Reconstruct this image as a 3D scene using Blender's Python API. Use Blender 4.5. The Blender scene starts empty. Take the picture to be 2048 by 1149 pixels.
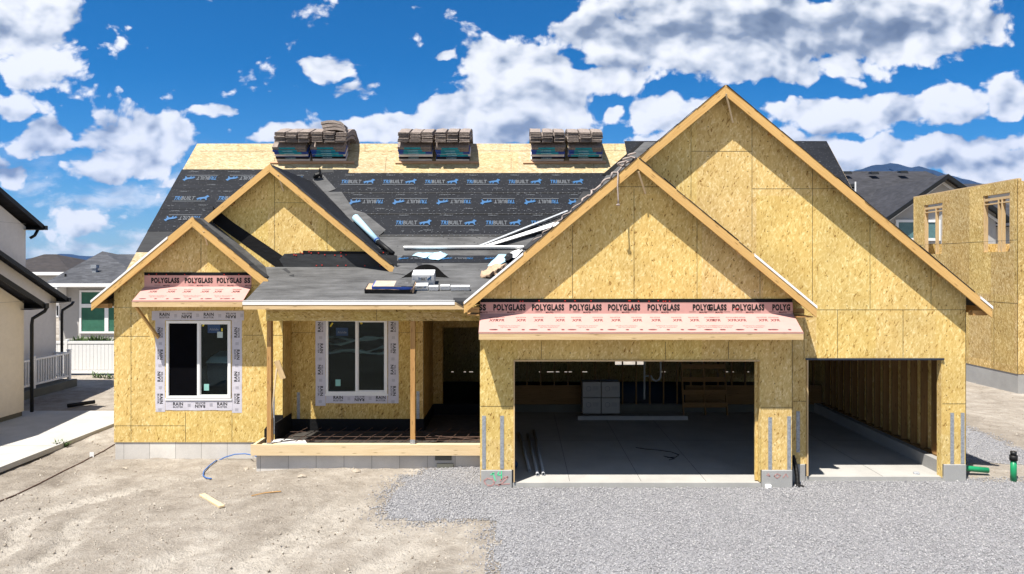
import bpy, bmesh, math, random
import numpy as np
from mathutils import Vector, noise
from mathutils.geometry import tessellate_polygon
random.seed(7); np.random.seed(7)
S = bpy.context.scene
# ---------------------------------------------------------------- camera
CH, FP = 4.28, 1400.0           # camera height above the garage slab, focal length in photo pixels
cam = bpy.data.cameras.new('camera'); camo = bpy.data.objects.new('camera', cam); S.collection.objects.link(camo)
camo.location = (0, 0, CH); camo.rotation_euler = (math.radians(90), 0, 0)
cam.sensor_width = 36; cam.lens = 36*FP/2048
cam.shift_x = -16/2048; cam.shift_y = -39.5/2048
cam.clip_start = .1; cam.clip_end = 40000
S.camera = camo
S.view_settings.view_transform = 'Standard'; S.view_settings.look = 'None'
S.view_settings.exposure = 1.17; S.view_settings.gamma = 1
# ---------------------------------------------------------------- node helper
class NT:
    def __init__(s, tree): s.t = tree; s.n = tree.nodes; s.l = tree.links
    def put(s, sock, v):
        if isinstance(v, bpy.types.NodeSocket): s.l.new(v, sock)
        else:
            try: sock.default_value = v
            except Exception:
                sock.default_value = (*v, 1) if len(v) == 3 else v[:3]
    def __call__(s, typ, ins=None, **kw):
        nd = s.n.new('ShaderNode'+typ)
        for k, v in kw.items(): setattr(nd, k, v)
        for k, v in (ins or {}).items():
            s.put(nd.inputs[k], v)
        return nd
    def m(s, op, a, b=0.0, c=None, clamp=False):
        nd = s.n.new('ShaderNodeMath'); nd.operation = op; nd.use_clamp = clamp
        s.put(nd.inputs[0], a); s.put(nd.inputs[1], b)
        if c is not None: s.put(nd.inputs[2], c)
        return nd.outputs[0]
    def v(s, op, a, b=(0,0,0), out=0):
        nd = s.n.new('ShaderNodeVectorMath'); nd.operation = op
        s.put(nd.inputs[0], a)
        if op == 'SCALE': s.put(nd.inputs['Scale'], b)
        elif op != 'LENGTH': s.put(nd.inputs[1], b)
        return nd.outputs['Value'] if op in ('LENGTH','DOT_PRODUCT') else nd.outputs[0]
    def rng(s, x, a, b, c=0.0, d=1.0, smooth=False):
        nd = s.n.new('ShaderNodeMapRange'); nd.interpolation_type = 'SMOOTHSTEP' if smooth else 'LINEAR'
        for i, q in enumerate((x, a, b, c, d)): s.put(nd.inputs[i], q)
        return nd.outputs[0]
    def mix(s, f, a, b, blend='MIX'):
        nd = s.n.new('ShaderNodeMix'); nd.data_type = 'RGBA'; nd.blend_type = blend
        s.put(nd.inputs[0], f); s.put(nd.inputs[6], a); s.put(nd.inputs[7], b)
        return nd.outputs[2]
    def ramp(s, f, stops):
        nd = s.n.new('ShaderNodeValToRGB'); cr = nd.color_ramp
        while len(cr.elements) < len(stops): cr.elements.new(.5)
        for e, (p, c) in zip(cr.elements, stops): e.position = p; e.color = (*c, 1)
        s.put(nd.inputs[0], f); return nd.outputs[0]
# ---------------------------------------------------------------- sun and sky
SUNV = Vector((.79, 1, -2.67)).normalized()
sl = bpy.data.lights.new('sun', 'SUN'); sl.energy = 4.3; sl.angle = math.radians(.5); sl.color = (1, .95, .86)
so = bpy.data.objects.new('sun', sl); S.collection.objects.link(so)
so.rotation_euler = SUNV.to_track_quat('-Z', 'Y').to_euler(); so.location = (-8, -6, 30)
W = bpy.data.worlds.new('World'); S.world = W; W.use_nodes = True
W.cycles.sampling_method = 'MANUAL'; W.cycles.sample_map_resolution = 256
w = NT(W.node_tree); w.n.clear()
sky = w('TexSky', sky_type='NISHITA', sun_disc=False, sun_elevation=math.asin(-SUNV.z),
        sun_rotation=math.atan2(-SUNV.x, -SUNV.y), altitude=1400, air_density=1.0, dust_density=.3, ozone_density=2.5)
hs = w('HueSaturation', {'Hue': .502, 'Saturation': 1.85, 'Value': .80, 'Color': sky.outputs[0]})
tc = w('TexCoord'); sep = w('SeparateXYZ', {0: tc.outputs['Generated']})
dy = w.m('MAXIMUM', w.m('ABSOLUTE', sep.outputs[1]), .25)
U = w.m('DIVIDE', sep.outputs[0], dy); V = w.m('DIVIDE', sep.outputs[2], dy)
P2 = w('CombineXYZ', {0: U, 1: V, 2: 0.0}).outputs[0]
def fbm(vec, sc, det=8, rough=.55, dist=0.0):
    return w('TexNoise', {'Vector': vec, 'Scale': sc, 'Detail': det, 'Roughness': rough, 'Distortion': dist}, noise_dimensions='2D').outputs[0]
wv = w.v('SCALE', w.v('SUBTRACT', w('TexNoise', {'Vector': P2, 'Scale': 9.0, 'Detail': 3.0}, noise_dimensions='2D').outputs[1], (.5, .5, .5)), .05)
PW = w.v('ADD', P2, wv)
# clouds: (photo x, y, half-width, half-height, strength) become directions in the sky
CL = [(20,55,175,125,1.0),(105,115,85,60,.8),(15,215,45,45,.55),
      (25,348,60,34,.9),(92,285,80,48,1),(262,295,115,80,1.25),(240,250,60,40,.8),(430,228,60,20,.55),(205,345,150,36,.8),(190,440,190,50,.36),
      (665,140,72,42,.72),(715,185,75,32,.62),(820,190,60,14,.35),(888,118,32,14,.65),(560,185,40,12,.3),
      (570,268,95,26,.85),(700,262,110,34,1),(830,250,120,42,1.2),(900,215,90,40,1.1),(1000,225,150,75,1.3),(1040,140,120,75,1.25),(1100,190,110,60,1.2),(1140,225,90,60,.9),
      (1180,60,120,60,1.0),(1330,90,260,85,1.1),(1560,60,330,90,1.15),(1820,55,300,75,1.15),(1560,135,260,40,.85),(1190,160,160,45,.9),(1400,20,300,50,1.0),
      (1235,222,42,22,.9),(1330,225,80,50,1.05),(1400,215,60,40,1.1),(1450,290,180,60,1),(1160,262,60,35,.9),
      (1640,215,150,46,.95),(1740,225,210,52,.95),(1900,200,90,45,.75),(2012,190,42,50,.85),(1620,290,110,60,.8),
      (1930,290,160,40,1.05),(1800,320,200,36,1.0),(1990,330,150,60,.9),(1700,170,80,20,.5)]
F = None
for (x, y, rx, ry, st) in CL:
    c = ((x-1040)/FP, (535-y)/FP, 0)
    d = w.v('MULTIPLY', w.v('SUBTRACT', PW, c), (FP/rx, FP/ry, 0))
    r = w.v('LENGTH', d)
    f = w.m('MULTIPLY', w.rng(r, 0.0, 1.45, 1, 0, True), st)
    F = f if F is None else w.m('SMOOTH_MAX', F, f, .12)
Ps = w.v('MULTIPLY', P2, (1, 1.35, 1))
def billow(off, det=9, k=.30):
    p = w.v('ADD', Ps, off) if off else Ps
    n1 = fbm(p, 7.5, det, .60, .25)
    vr = w('TexVoronoi', {'Vector': w.v('ADD', p, w.v('SCALE', wv, .6)), 'Scale': 22.0, 'Detail': 2.5, 'Roughness': .55}, voronoi_dimensions='2D', feature='SMOOTH_F1').outputs[0]
    return w.m('SUBTRACT', w.m('MULTIPLY', n1, 1.0), w.m('MULTIPLY', vr, k))
b0 = billow(None); s0 = billow(None, 3, .22); s1 = billow((-.014, .026, 0), 3, .22)
dens = w.m('ADD', F, w.m('MULTIPLY', w.m('SUBTRACT', b0, .29), 1.45))
alpha = w.rng(dens, .29, .48, 0, 1, True)
# deep base cloud tones follow where the cloud is thick
lit = w.m('ADD', w.m('MULTIPLY', w.m('SUBTRACT', s0, s1), 1.9), .84)
thick = w.rng(dens, .5, 1.25, 0, 1, True)
shade = None
for (x, y, rx, ry, st) in [(1450,62,330,48,.95),(1690,62,260,52,.85),(1290,75,170,38,.7),(1000,262,170,30,.4),(1950,320,170,24,.35),(250,365,150,24,.5),(1750,255,160,20,.35),(60,150,90,28,.3),(1190,120,110,26,.5),(1460,330,100,36,.3),(1930,100,160,26,.35)]:
    d = w.v('MULTIPLY', w.v('SUBTRACT', PW, ((x-1040)/FP, (535-y)/FP, 0)), (FP/rx, FP/ry, 0))
    f = w.m('MULTIPLY', w.rng(w.v('LENGTH', d), 0.1, 1.4, 1, 0, True), st)
    shade = f if shade is None else w.m('MAXIMUM', shade, f)
shade = w.m('MULTIPLY', shade, w.rng(s0, .1, .5, .8, 1.15))
val = w.m('SUBTRACT', lit, w.m('MULTIPLY', shade, .62), clamp=True)
ccol = w.ramp(val, [(0, (1.3, 1.6, 2.1)), (.35, (2.3, 2.7, 3.3)), (.60, (4.9, 5.2, 5.6)), (.82, (7.0, 7.1, 7.2)), (1, (8.0, 8.0, 8.0))])
# pale low sky
lowf = w.rng(V, 0.0, .30, .55, 0, True)
base = w.mix(lowf, hs.outputs[0], (1.6, 3.6, 5.6))
base = w.mix(w.rng(sep.outputs[1], .05, -.35, 0, .6, True), base, (3.3, 3.9, 4.5))   # unseen sky behind the camera, greyed for a warmer, more neutral fill
al2 = w.m('MULTIPLY', alpha, w.rng(V, -.02, .06, .35, 1))
wisp = w.m('MULTIPLY', w.rng(fbm(w.v('MULTIPLY', PW, (1, 2.8, 1)), 9.0, 7, .6), .42, .68, 0, 1, True), w.m('MULTIPLY', w.rng(V, .20, .07, 0, .75, True), w.rng(U, -.15, -.4, .25, 1)))
al2 = w.m('MAXIMUM', al2, wisp)
al2 = w.m('MULTIPLY', al2, w.rng(sep.outputs[2], 0.0, .02, 0, 1))
col = w.mix(al2, base, ccol)
bg = w('Background', {'Color': col, 'Strength': .063})
w('OutputWorld', {0: bg.outputs[0]})
# ---------------------------------------------------------------- render
S.render.engine = 'CYCLES'
S.cycles.max_bounces = 6; S.cycles.diffuse_bounces = 2; S.cycles.caustics_reflective = False; S.cycles.caustics_refractive = False

# ================================================================ geometry helpers
WL = {}
def P(px, py, D): return Vector(((px-1040)*D/FP, D, CH-(py-535)*D/FP))
def tag(o, label=None, cat=None, group=None, kind=None):
    if label: o['label'] = label
    if cat: o['category'] = cat
    if group: o['group'] = group
    if kind: o['kind'] = kind
    return o
def empty(name, loc, label=None, cat=None, group=None, rz=0):
    o = bpy.data.objects.new(name, None); S.collection.objects.link(o); o.location = loc; o.rotation_euler.z = rz
    o.empty_display_size = .2
    WL[o.name] = Vector(loc); return tag(o, label, cat, group)
class MB:
    def __init__(s): s.V = []; s.F = []; s.U = []; s.off = (0, 0); s.dir = None
    def face(s, pts):
        pts = [Vector(p) for p in pts]
        n = Vector((0, 0, 0))
        for i, a in enumerate(pts):
            b = pts[(i+1) % len(pts)]
            n += Vector(((a.y-b.y)*(a.z+b.z), (a.z-b.z)*(a.x+b.x), (a.x-b.x)*(a.y+b.y)))
        if n.length < 1e-12: return
        n.normalize()
        u = None
        if s.dir is not None:
            d = Vector(s.dir).normalized(); d2 = d - n*d.dot(n)
            if d2.length > .3: u = d2.normalized()
        if u is None:
            u = Vector((0, 0, 1)).cross(n)
            u = Vector((1, 0, 0)) if u.length < .1 else u.normalized()
            if abs(u.x) > abs(u.y):
                if u.x < 0: u = -u
            elif u.y < 0: u = -u
        v = n.cross(u)
        if v.z < -.01: v = -v
        i0 = len(s.V); s.V += pts; s.F.append(list(range(i0, i0+len(pts))))
        s.U += [(p.dot(u)+s.off[0], p.dot(v)+s.off[1]) for p in pts]
    def hexa(s, c):
        for f in ((0,1,2,3), (7,6,5,4), (0,4,5,1), (1,5,6,2), (2,6,7,3), (3,7,4,0)): s.face([c[i] for i in f])
        return s
    def box(s, x0, x1, y0, y1, z0, z1):
        return s.hexa([(x0,y0,z0),(x1,y0,z0),(x1,y1,z0),(x0,y1,z0),(x0,y0,z1),(x1,y0,z1),(x1,y1,z1),(x0,y1,z1)])
    def beam(s, p0, p1, wd, h, up=(0,0,1), grain=True):
        p0 = Vector(p0); p1 = Vector(p1); d = (p1-p0).normalized(); up = Vector(up)
        sd = d.cross(up)
        if sd.length < .05: sd = d.cross(Vector((0, 1, 0)))
        sd.normalize(); u2 = sd.cross(d).normalized()
        a = sd*wd/2; b = u2*h/2
        if grain: s.dir = d; s.off = (random.random()*50, random.random()*50)
        s.hexa([p0-a-b, p0+a-b, p0+a+b, p0-a+b, p1-a-b, p1+a-b, p1+a+b, p1-a+b])
        if grain: s.dir = None; s.off = (0, 0)
        return s
    def prism(s, loops, fr, t):
        """loops: outer + holes in (a,b); fr(a,b,c) -> point; c from 0 to t"""
        flat = [q for l in loops for q in l]
        tris = tessellate_polygon([[Vector((a, b, 0)) for a, b in l] for l in loops])
        for tr in tris:
            s.face([fr(*flat[i], 0) for i in tr]); s.face([fr(*flat[i], t) for i in reversed(tr)])
        for l in loops:
            for i in range(len(l)):
                a, b = l[i], l[(i+1) % len(l)]
                s.face([fr(*a, 0), fr(*b, 0), fr(*b, t), fr(*a, t)])
        return s
    def xz(s, loops, y0, y1): return s.prism(loops, lambda a, b, c: (a, y0+c, b), y1-y0)
    def yz(s, loops, x0, x1): return s.prism(loops, lambda a, b, c: (x0+c, a, b), x1-x0)
    def slab(s, pts, t):
        """3-D polygon (planar) thickened downwards along its normal by t"""
        pts = [Vector(p) for p in pts]; n = Vector((0,0,0))
        for i, a in enumerate(pts):
            b = pts[(i+1) % len(pts)]; n += Vector(((a.y-b.y)*(a.z+b.z), (a.z-b.z)*(a.x+b.x), (a.x-b.x)*(a.y+b.y)))
        n.normalize()
        if n.z < 0: n = -n
        lo = [p-n*t for p in pts]
        tr = tessellate_polygon([pts])
        for q in tr: s.face([pts[i] for i in q]); s.face([lo[i] for i in reversed(q)])
        for i in range(len(pts)):
            j = (i+1) % len(pts); s.face([pts[i], pts[j], lo[j], lo[i]])
        return s
    def tube(s, pts, r, n=8, cap=True):
        pts = [Vector(p) for p in pts]; rings = []; pu = None
        for i, p in enumerate(pts):
            d = (pts[min(i+1, len(pts)-1)]-pts[max(i-1, 0)]).normalized()
            u = (pu - d*pu.dot(d)) if pu is not None else d.cross(Vector((0, 0, 1)))
            if u.length < .05: u = d.cross(Vector((0, 1, 0)))
            u.normalize(); pu = u; v = d.cross(u); rr = r[i] if isinstance(r, (list, tuple)) else r
            rings.append([p+(u*math.cos(6.28318*k/n)+v*math.sin(6.28318*k/n))*rr for k in range(n)])
        for a, b in zip(rings, rings[1:]):
            for k in range(n): s.face([a[k], a[(k+1) % n], b[(k+1) % n], b[k]])
        if cap: s.face(rings[0][::-1]); s.face(rings[-1])
        return s
    def hollow(s, p0, p1, r, t, n=14):
        p0 = Vector(p0); p1 = Vector(p1); d = (p1-p0).normalized(); u = d.cross(Vector((0, 0, 1)))
        if u.length < .05: u = d.cross(Vector((0, 1, 0)))
        u.normalize(); v = d.cross(u)
        R = lambda p, q: [p+(u*math.cos(6.28318*k/n)+v*math.sin(6.28318*k/n))*q for k in range(n)]
        a, b, c, e = R(p0, r), R(p1, r), R(p0, r-t), R(p1, r-t)
        for k in range(n):
            j = (k+1) % n
            s.face([a[k], a[j], b[j], b[k]]); s.face([c[j], c[k], e[k], e[j]]); s.face([a[j], a[k], c[k], c[j]]); s.face([b[k], b[j], e[j], e[k]])
        return s
    def text(s, txt, o, u, v, h, width=None, bold=.02, shear=0.0):
        """letters lying in the plane o + a u + b v; h cap height, centred on o"""
        vs, fs, tw = glyphs(txt, bold)
        o = Vector(o); u = Vector(u); v = Vector(v); k = h/.70
        kx = k if width is None else width/tw
        for f in fs:
            s.face([o+u*((vs[i][0]-tw/2+shear*vs[i][1])*kx)+v*((vs[i][1]-.35)*k) for i in f])
        return s
    def build(s, name, mat, parent=None, smooth=False, bev=0.0, recalc=True, label=None):
        me = bpy.data.meshes.new(name)
        if parent is not None: org = WL[parent.name]
        elif s.V:
            xs = [p.x for p in s.V]; ys = [p.y for p in s.V]; zs = [p.z for p in s.V]
            org = Vector(((min(xs)+max(xs))/2, (min(ys)+max(ys))/2, min(zs)))
        me.from_pydata([tuple(p-org) for p in s.V], [], s.F)
        uv = me.uv_layers.new(name='UVMap')
        uv.data.foreach_set('uv', [c for q in s.U for c in q])
        if recalc or bev or smooth:
            bm = bmesh.new(); bm.from_mesh(me); bmesh.ops.remove_doubles(bm, verts=bm.verts, dist=1e-5)
            if recalc: bmesh.ops.recalc_face_normals(bm, faces=bm.faces)
            bm.to_mesh(me); bm.free()
        if smooth: me.polygons.foreach_set('use_smooth', [True]*len(me.polygons))
        me.materials.append(mat)
        o = bpy.data.objects.new(name, me); S.collection.objects.link(o)
        if parent is not None: o.parent = parent
        else: o.location = org
        WL[o.name] = org.copy() if parent is not None else org
        if bev:
            b = o.modifiers.new('bevel', 'BEVEL'); b.width = bev; b.segments = 2; b.limit_method = 'ANGLE'
        if label: o['label'] = label
        return o
_G = {}
def glyphs(txt, bold):
    if (txt, bold) in _G: return _G[(txt, bold)]
    cu = bpy.data.curves.new('t', 'FONT'); cu.body = txt; cu.fill_mode = 'FRONT'; cu.offset = bold; cu.resolution_u = 3
    cu.space_character = 1.0+bold*3
    ob = bpy.data.objects.new('t', cu); S.collection.objects.link(ob)
    bpy.context.view_layer.update()
    me = ob.evaluated_get(bpy.context.evaluated_depsgraph_get()).to_mesh()
    vs = [(q.co.x, q.co.y) for q in me.vertices]; fs = [list(p.vertices) for p in me.polygons]
    ob.evaluated_get(bpy.context.evaluated_depsgraph_get()).to_mesh_clear()
    bpy.data.objects.remove(ob); bpy.data.curves.remove(cu)
    x0 = min(a for a, b in vs); vs = [(a-x0, b) for a, b in vs]
    _G[(txt, bold)] = (vs, fs, max(a for a, b in vs)); return _G[(txt, bold)]

# ================================================================ materials
def mat(name):
    m = bpy.data.materials.new(name); m.use_nodes = True; t = NT(m.node_tree); t.n.clear()
    bs = t('BsdfPrincipled'); t('OutputMaterial', {0: bs.outputs[0]}); return m, t, bs
def plain(name, col, rough=.6, metal=0.0, var=.12, nsc=6.0, spec=.3, bump=0.0, bsc=60.0):
    m, t, bs = mat(name); c = t('TexCoord').outputs['Object']
    n = t('TexNoise', {'Vector': c, 'Scale': nsc, 'Detail': 6.0, 'Roughness': .65}).outputs[0]
    k = t.rng(n, .3, .7, 1-var, 1+var)
    cc = t.mix(1.0, (*col, 1), t('CombineColor', {0: k, 1: k, 2: k}).outputs[0], 'MULTIPLY')
    t.put(bs.inputs['Base Color'], cc); bs.inputs['Roughness'].default_value = rough; bs.inputs['Metallic'].default_value = metal
    bs.inputs['Specular IOR Level'].default_value = spec
    if bump:
        b = t('Bump', {'Height': t('TexNoise', {'Vector': c, 'Scale': bsc, 'Detail': 5.0}).outputs[0], 'Strength': bump, 'Distance': .01})
        t.put(bs.inputs['Normal'], b.outputs[0])
    return m
def osb(name, cols, ang=.12, var=.16, dots=True, horiz=.0):
    m, t, bs = mat(name); uv = t('TexCoord').outputs['UV']
    uv = t.v('MULTIPLY', uv, (1, 1, 0))
    # sheets: every 1.22 x 2.44 piece has its own tone and lay
    cell = t.v('FLOOR', t.v('DIVIDE', t.v('ADD', uv, (40.31, 40.62, 0)), (1.22, 2.44, 1)))
    wn = t('TexWhiteNoise', {'Vector': cell}, noise_dimensions='3D')
    sc0 = t('SeparateColor', {0: wn.outputs[1]})
    warp = t('TexNoise', {'Vector': uv, 'Scale': 5.0, 'Detail': 3.0})
    u2 = t.v('ADD', uv, t.v('SCALE', t.v('SUBTRACT', warp.outputs[1], (.5,.5,.5)), .045))
    rs = []
    for k, (a, sx, sy) in enumerate([(ang, 38, 9.5), (ang+.55, 44, 12), (ang-.6, 50, 13), (ang+1.2, 46, 16), (ang-.15, 85, 22)]):
        mp = t('Mapping', {'Vector': u2, 'Rotation': (0, 0, a+horiz), 'Scale': (sx, sy, 1)}, vector_type='POINT')
        # rotate first, then stretch
        mp.inputs['Scale'].default_value = (1, 1, 1)
        st = t.v('MULTIPLY', mp.outputs[0], (sx, sy, 1))
        vo = t('TexVoronoi', {'Vector': t.v('ADD', st, (k*7.3, k*3.1, 0)), 'Scale': 1.0, 'Randomness': 1.0}, voronoi_dimensions='2D')
        rs.append(t('SeparateColor', {0: vo.outputs['Color']}))
    val = t.m('ADD', t.m('MULTIPLY', rs[0].outputs[0], .42), t.m('ADD', t.m('MULTIPLY', rs[1].outputs[0], .32), t.m('MULTIPLY', rs[4].outputs[0], .26)))
    # bright flakes on top where a random cell wins
    fl = t.m('MAXIMUM', t.rng(rs[2].outputs[1], .86, .93, 0, 1), t.rng(rs[3].outputs[1], .91, .96, 0, 1))
    val = t.m('ADD', val, t.m('MULTIPLY', fl, .27))
    dk = t.m('MAXIMUM', t.rng(rs[1].outputs[2], .93, .97, 0, 1), t.rng(rs[4].outputs[2], .93, .98, 0, 1))
    val = t.m('SUBTRACT', val, t.m('MULTIPLY', dk, .22), clamp=True)
    c = t.ramp(val, [(.03, cols[0]), (.22, cols[1]), (.60, cols[2]), (.98, cols[3])])
    big = t('TexNoise', {'Vector': uv, 'Scale': 1.3, 'Detail': 4.0}).outputs[0]
    k = t.m('MULTIPLY', t.rng(sc0.outputs[0], 0, 1, 1-var, 1+var*.6), t.rng(big, .3, .7, .9, 1.08))
    c = t.mix(1.0, c, t('CombineColor', {0: k, 1: t.m('MULTIPLY', k, t.rng(sc0.outputs[1], 0, 1, .98, 1.02)), 2: t.m('MULTIPLY', k, t.rng(sc0.outputs[2], 0, 1, .90, 1.08))}).outputs[0], 'MULTIPLY')
    if dots:
        g = t.v('SUBTRACT', t.v('FRACTION', t.v('DIVIDE', t.v('ADD', uv, t.v('SCALE', warp.outputs[1], .03)), (.406, .305, 1))), (.5, .5, 0))
        dd = t.v('LENGTH', t.v('MULTIPLY', g, (.406, .305, 0)))
        c = t.mix(t.rng(dd, .008, .015, .85, 0), c, (.07, .045, .02, 1))
    t.put(bs.inputs['Base Color'], c); bs.inputs['Roughness'].default_value = .72; bs.inputs['Specular IOR Level'].default_value = .2
    b = t('Bump', {'Height': val, 'Strength': .25, 'Distance': .004}); t.put(bs.inputs['Normal'], b.outputs[0])
    return m
M = {}
M['osb'] = osb('osb_wall', var=.05, cols=[(.24,.13,.03), (.58,.39,.13), (.655,.47,.17), (.82,.645,.32)])
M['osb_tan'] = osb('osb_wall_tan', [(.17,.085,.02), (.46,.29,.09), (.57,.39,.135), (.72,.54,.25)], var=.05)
M['osb_h'] = osb('osb_header', [(.14,.08,.02), (.42,.28,.09), (.52,.365,.13), (.66,.52,.26)], horiz=1.5, var=.05)
M['osb_roof'] = osb('osb_roof', [(.20,.13,.055), (.35,.26,.135), (.43,.34,.195), (.54,.455,.31)], dots=False, horiz=1.45, var=.05)
M['osb_brown'] = osb('osb_weathered', [(.14,.065,.015), (.42,.27,.085), (.56,.39,.15), (.80,.64,.34)], dots=False)
def wood(name, a, b, knots=True):
    m, t, bs = mat(name); uv = t('TexCoord').outputs['UV']
    g = t('TexNoise', {'Vector': t.v('MULTIPLY', uv, (1.6, 34, 0)), 'Scale': 1.0, 'Detail': 5.0, 'Roughness': .6, 'Distortion': .6}).outputs[0]
    h = t('TexNoise', {'Vector': t.v('MULTIPLY', uv, (.9, 5, 0)), 'Scale': 1.0, 'Detail': 3.0}).outputs[0]
    c = t.mix(t.rng(t.m('ADD', t.m('MULTIPLY', g, .6), t.m('MULTIPLY', h, .4)), .35, .65), a, b)
    if knots:
        v = t('TexVoronoi', {'Vector': t.v('MULTIPLY', uv, (1.5, 7.5, 0)), 'Scale': 1.0}, voronoi_dimensions='2D')
        c = t.mix(t.rng(v.outputs[0], .03, .10, .6, 0), c, (a[0]*.35, a[1]*.28, a[2]*.2, 1))
        g2 = t('TexVoronoi', {'Vector': t.v('MULTIPLY', uv, (22, 30, 0)), 'Scale': 1.0}, voronoi_dimensions='2D')
        c = t.mix(t.rng(g2.outputs[0], .02, .09, .45, 0), c, (.12, .07, .03, 1))
    t.put(bs.inputs['Base Color'], c); bs.inputs['Roughness'].default_value = .7; bs.inputs['Specular IOR Level'].default_value = .2
    return m
M['barge'] = wood('barge_lumber', (.52,.305,.105), (.65,.41,.155))
M['fascia'] = wood('fascia_lumber', (.50,.34,.17), (.66,.49,.28))
M['post'] = wood('post_lumber', (.33,.17,.06), (.52,.31,.12))
M['stud'] = wood('stud_lumber', (.17,.095,.035), (.26,.15,.06))  # lumber toned down to carry the shade inside the garage
M['pine'] = wood('pale_lumber', (.60,.45,.26), (.72,.58,.38))
def felt(name, col, streak=.25, specks=.0):
    m, t, bs = mat(name); uv = t('TexCoord').outputs['UV']
    n = t('TexNoise', {'Vector': t.v('MULTIPLY', uv, (1.2, 5, 0)), 'Scale': 1.0, 'Detail': 7.0, 'Roughness': .7}).outputs[0]
    n2 = t('TexNoise', {'Vector': uv, 'Scale': 1.1, 'Detail': 5.0}).outputs[0]
    k = t.m('MULTIPLY', t.rng(n, .3, .7, 1-streak, 1+streak), t.rng(n2, .3, .7, .85, 1.15))
    c = t.mix(1.0, (*col, 1), t('CombineColor', {0: k, 1: k, 2: k}).outputs[0], 'MULTIPLY')
    if specks:
        v = t('TexVoronoi', {'Vector': uv, 'Scale': 7.0}, voronoi_dimensions='2D')
        c = t.mix(t.rng(v.outputs[0], .04, .09, specks, 0), c, (.35, .36, .38, 1))
    t.put(bs.inputs['Base Color'], c); bs.inputs['Roughness'].default_value = .75; bs.inputs['Specular IOR Level'].default_value = .14
    b = t('Bump', {'Height': t('TexNoise', {'Vector': t.v('MULTIPLY', uv, (1, 2.2, 0)), 'Scale': 5.0, 'Detail': 4.0}).outputs[0], 'Strength': .5, 'Distance': .02})
    t.put(bs.inputs['Normal'], b.outputs[0]); return m
M['under'] = felt('underlayment', (.013,.0145,.019), .30, .2)
M['felt'] = felt('grey_felt', (.092,.092,.094), .45, .10)
M['feltd'] = felt('dark_felt', (.040,.041,.044), .25)
M['membrane'] = felt('black_membrane', (.010,.010,.011), .2)
M['pink'] = plain('pink_membrane', (.54,.30,.27), .35, var=.05, bump=.35, bsc=4)
M['black'] = plain('black_print', (.012,.012,.012), .6, var=.0)
M['redprint'] = plain('red_print', (.12,.04,.04), .6, var=.0)
M['blueprint'] = plain('blue_print', (.02,.10,.24), .6, var=.1)
M['roofprint'] = plain('roof_print_grey', (.10,.11,.125), .7, var=.15)
M['greyprint'] = plain('grey_print', (.20,.22,.25), .6, var=.15)
M['wrap'] = plain('window_wrap', (.56,.54,.60), .5, var=.07, bump=.6, bsc=7)
M['vinyl'] = plain('white_vinyl', (.80,.80,.80), .3, var=.03)
M['drip'] = plain('white_metal_edge', (.80,.80,.80), .35, var=.05)
M['steel'] = plain('galvanised_steel', (.33,.35,.38), .5, .35, var=.3, nsc=25)
M['rebar'] = plain('rebar_steel', (.10,.06,.045), .8, .2, var=.4, nsc=20)
M['blackpl'] = plain('black_plastic', (.010,.010,.011), .55, spec=.25)
M['dark'] = plain('interior_dark', (.02,.018,.016), .9)  # room gloom put into the colour; thin joints, edges and debris share it
M['green'] = plain('green_pvc', (.012,.25,.10), .35, var=.1, spec=.5)
M['hose'] = plain('blue_hose', (.03,.13,.40), .4, var=.1)
M['sprayg'] = plain('green_spray', (.10,.62,.30), .8, var=.2)
M['sprayr'] = plain('red_spray', (.46,.27,.25), .8, var=.25, nsc=20)
M['rope'] = plain('rope_fibre', (.36,.30,.27), .9, var=.3, nsc=40)
M['bluefilm'] = plain('blue_film', (.40,.62,.76), .35, var=.08, spec=.5)
M['paper'] = plain('kraft_paper', (.44,.31,.21), .8, var=.15, nsc=12)
M['card'] = plain('white_cardboard', (.72,.72,.72), .6, var=.05)
M['cardshade'] = plain('shaded_cardboard', (.38,.38,.38), .7, var=.08)  # white cardboard with the garage's shade put into its colour
M['redcap'] = plain('red_nail_cap', (.50,.03,.02), .5, var=.0)
M['pvcgrey'] = plain('grey_pvc', (.33,.34,.36), .4, var=.1)
M['stone'] = plain('pale_stone', (.36,.31,.25), .9, var=.2, bump=.5, bsc=25)
M['mountain'] = plain('mountain_forest', (.008,.018,.034), .95, var=.45, nsc=.004)
M['shingle_end'] = plain('shingle_ends', (.26,.215,.19), .9, var=.55, nsc=30, bump=.8, bsc=60)
M['wrapblue'] = plain('shingle_wrap_blue', (.02,.07,.34), .35, var=.2)
M['wrapteal'] = plain('shingle_wrap_teal', (.015,.30,.38), .35, var=.3)
M['wrapwhite'] = plain('shingle_wrap_white', (.72,.66,.63), .5, var=.1)
M['bin'] = plain('bin_plastic', (.02,.035,.07), .4)
M['leaf'] = plain('weed_leaf', (.07,.12,.035), .7, var=.4, nsc=30)
M['stucco'] = plain('pale_stucco', (.68,.65,.62), .9, var=.05, bump=.35, bsc=45)
M['stuccow'] = plain('warm_stucco', (.74,.68,.59), .9, var=.05, bump=.35, bsc=45)
M['stuccog'] = plain('grey_stucco', (.42,.405,.39), .9, var=.05, bump=.3, bsc=40)
M['stuccod'] = plain('dark_stucco', (.15,.145,.15), .9, var=.05)
M['trimblack'] = plain('black_trim', (.012,.013,.014), .45)
M['blind'] = plain('green_blind', (.035,.13,.085), .7, var=.2, nsc=2)
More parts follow.
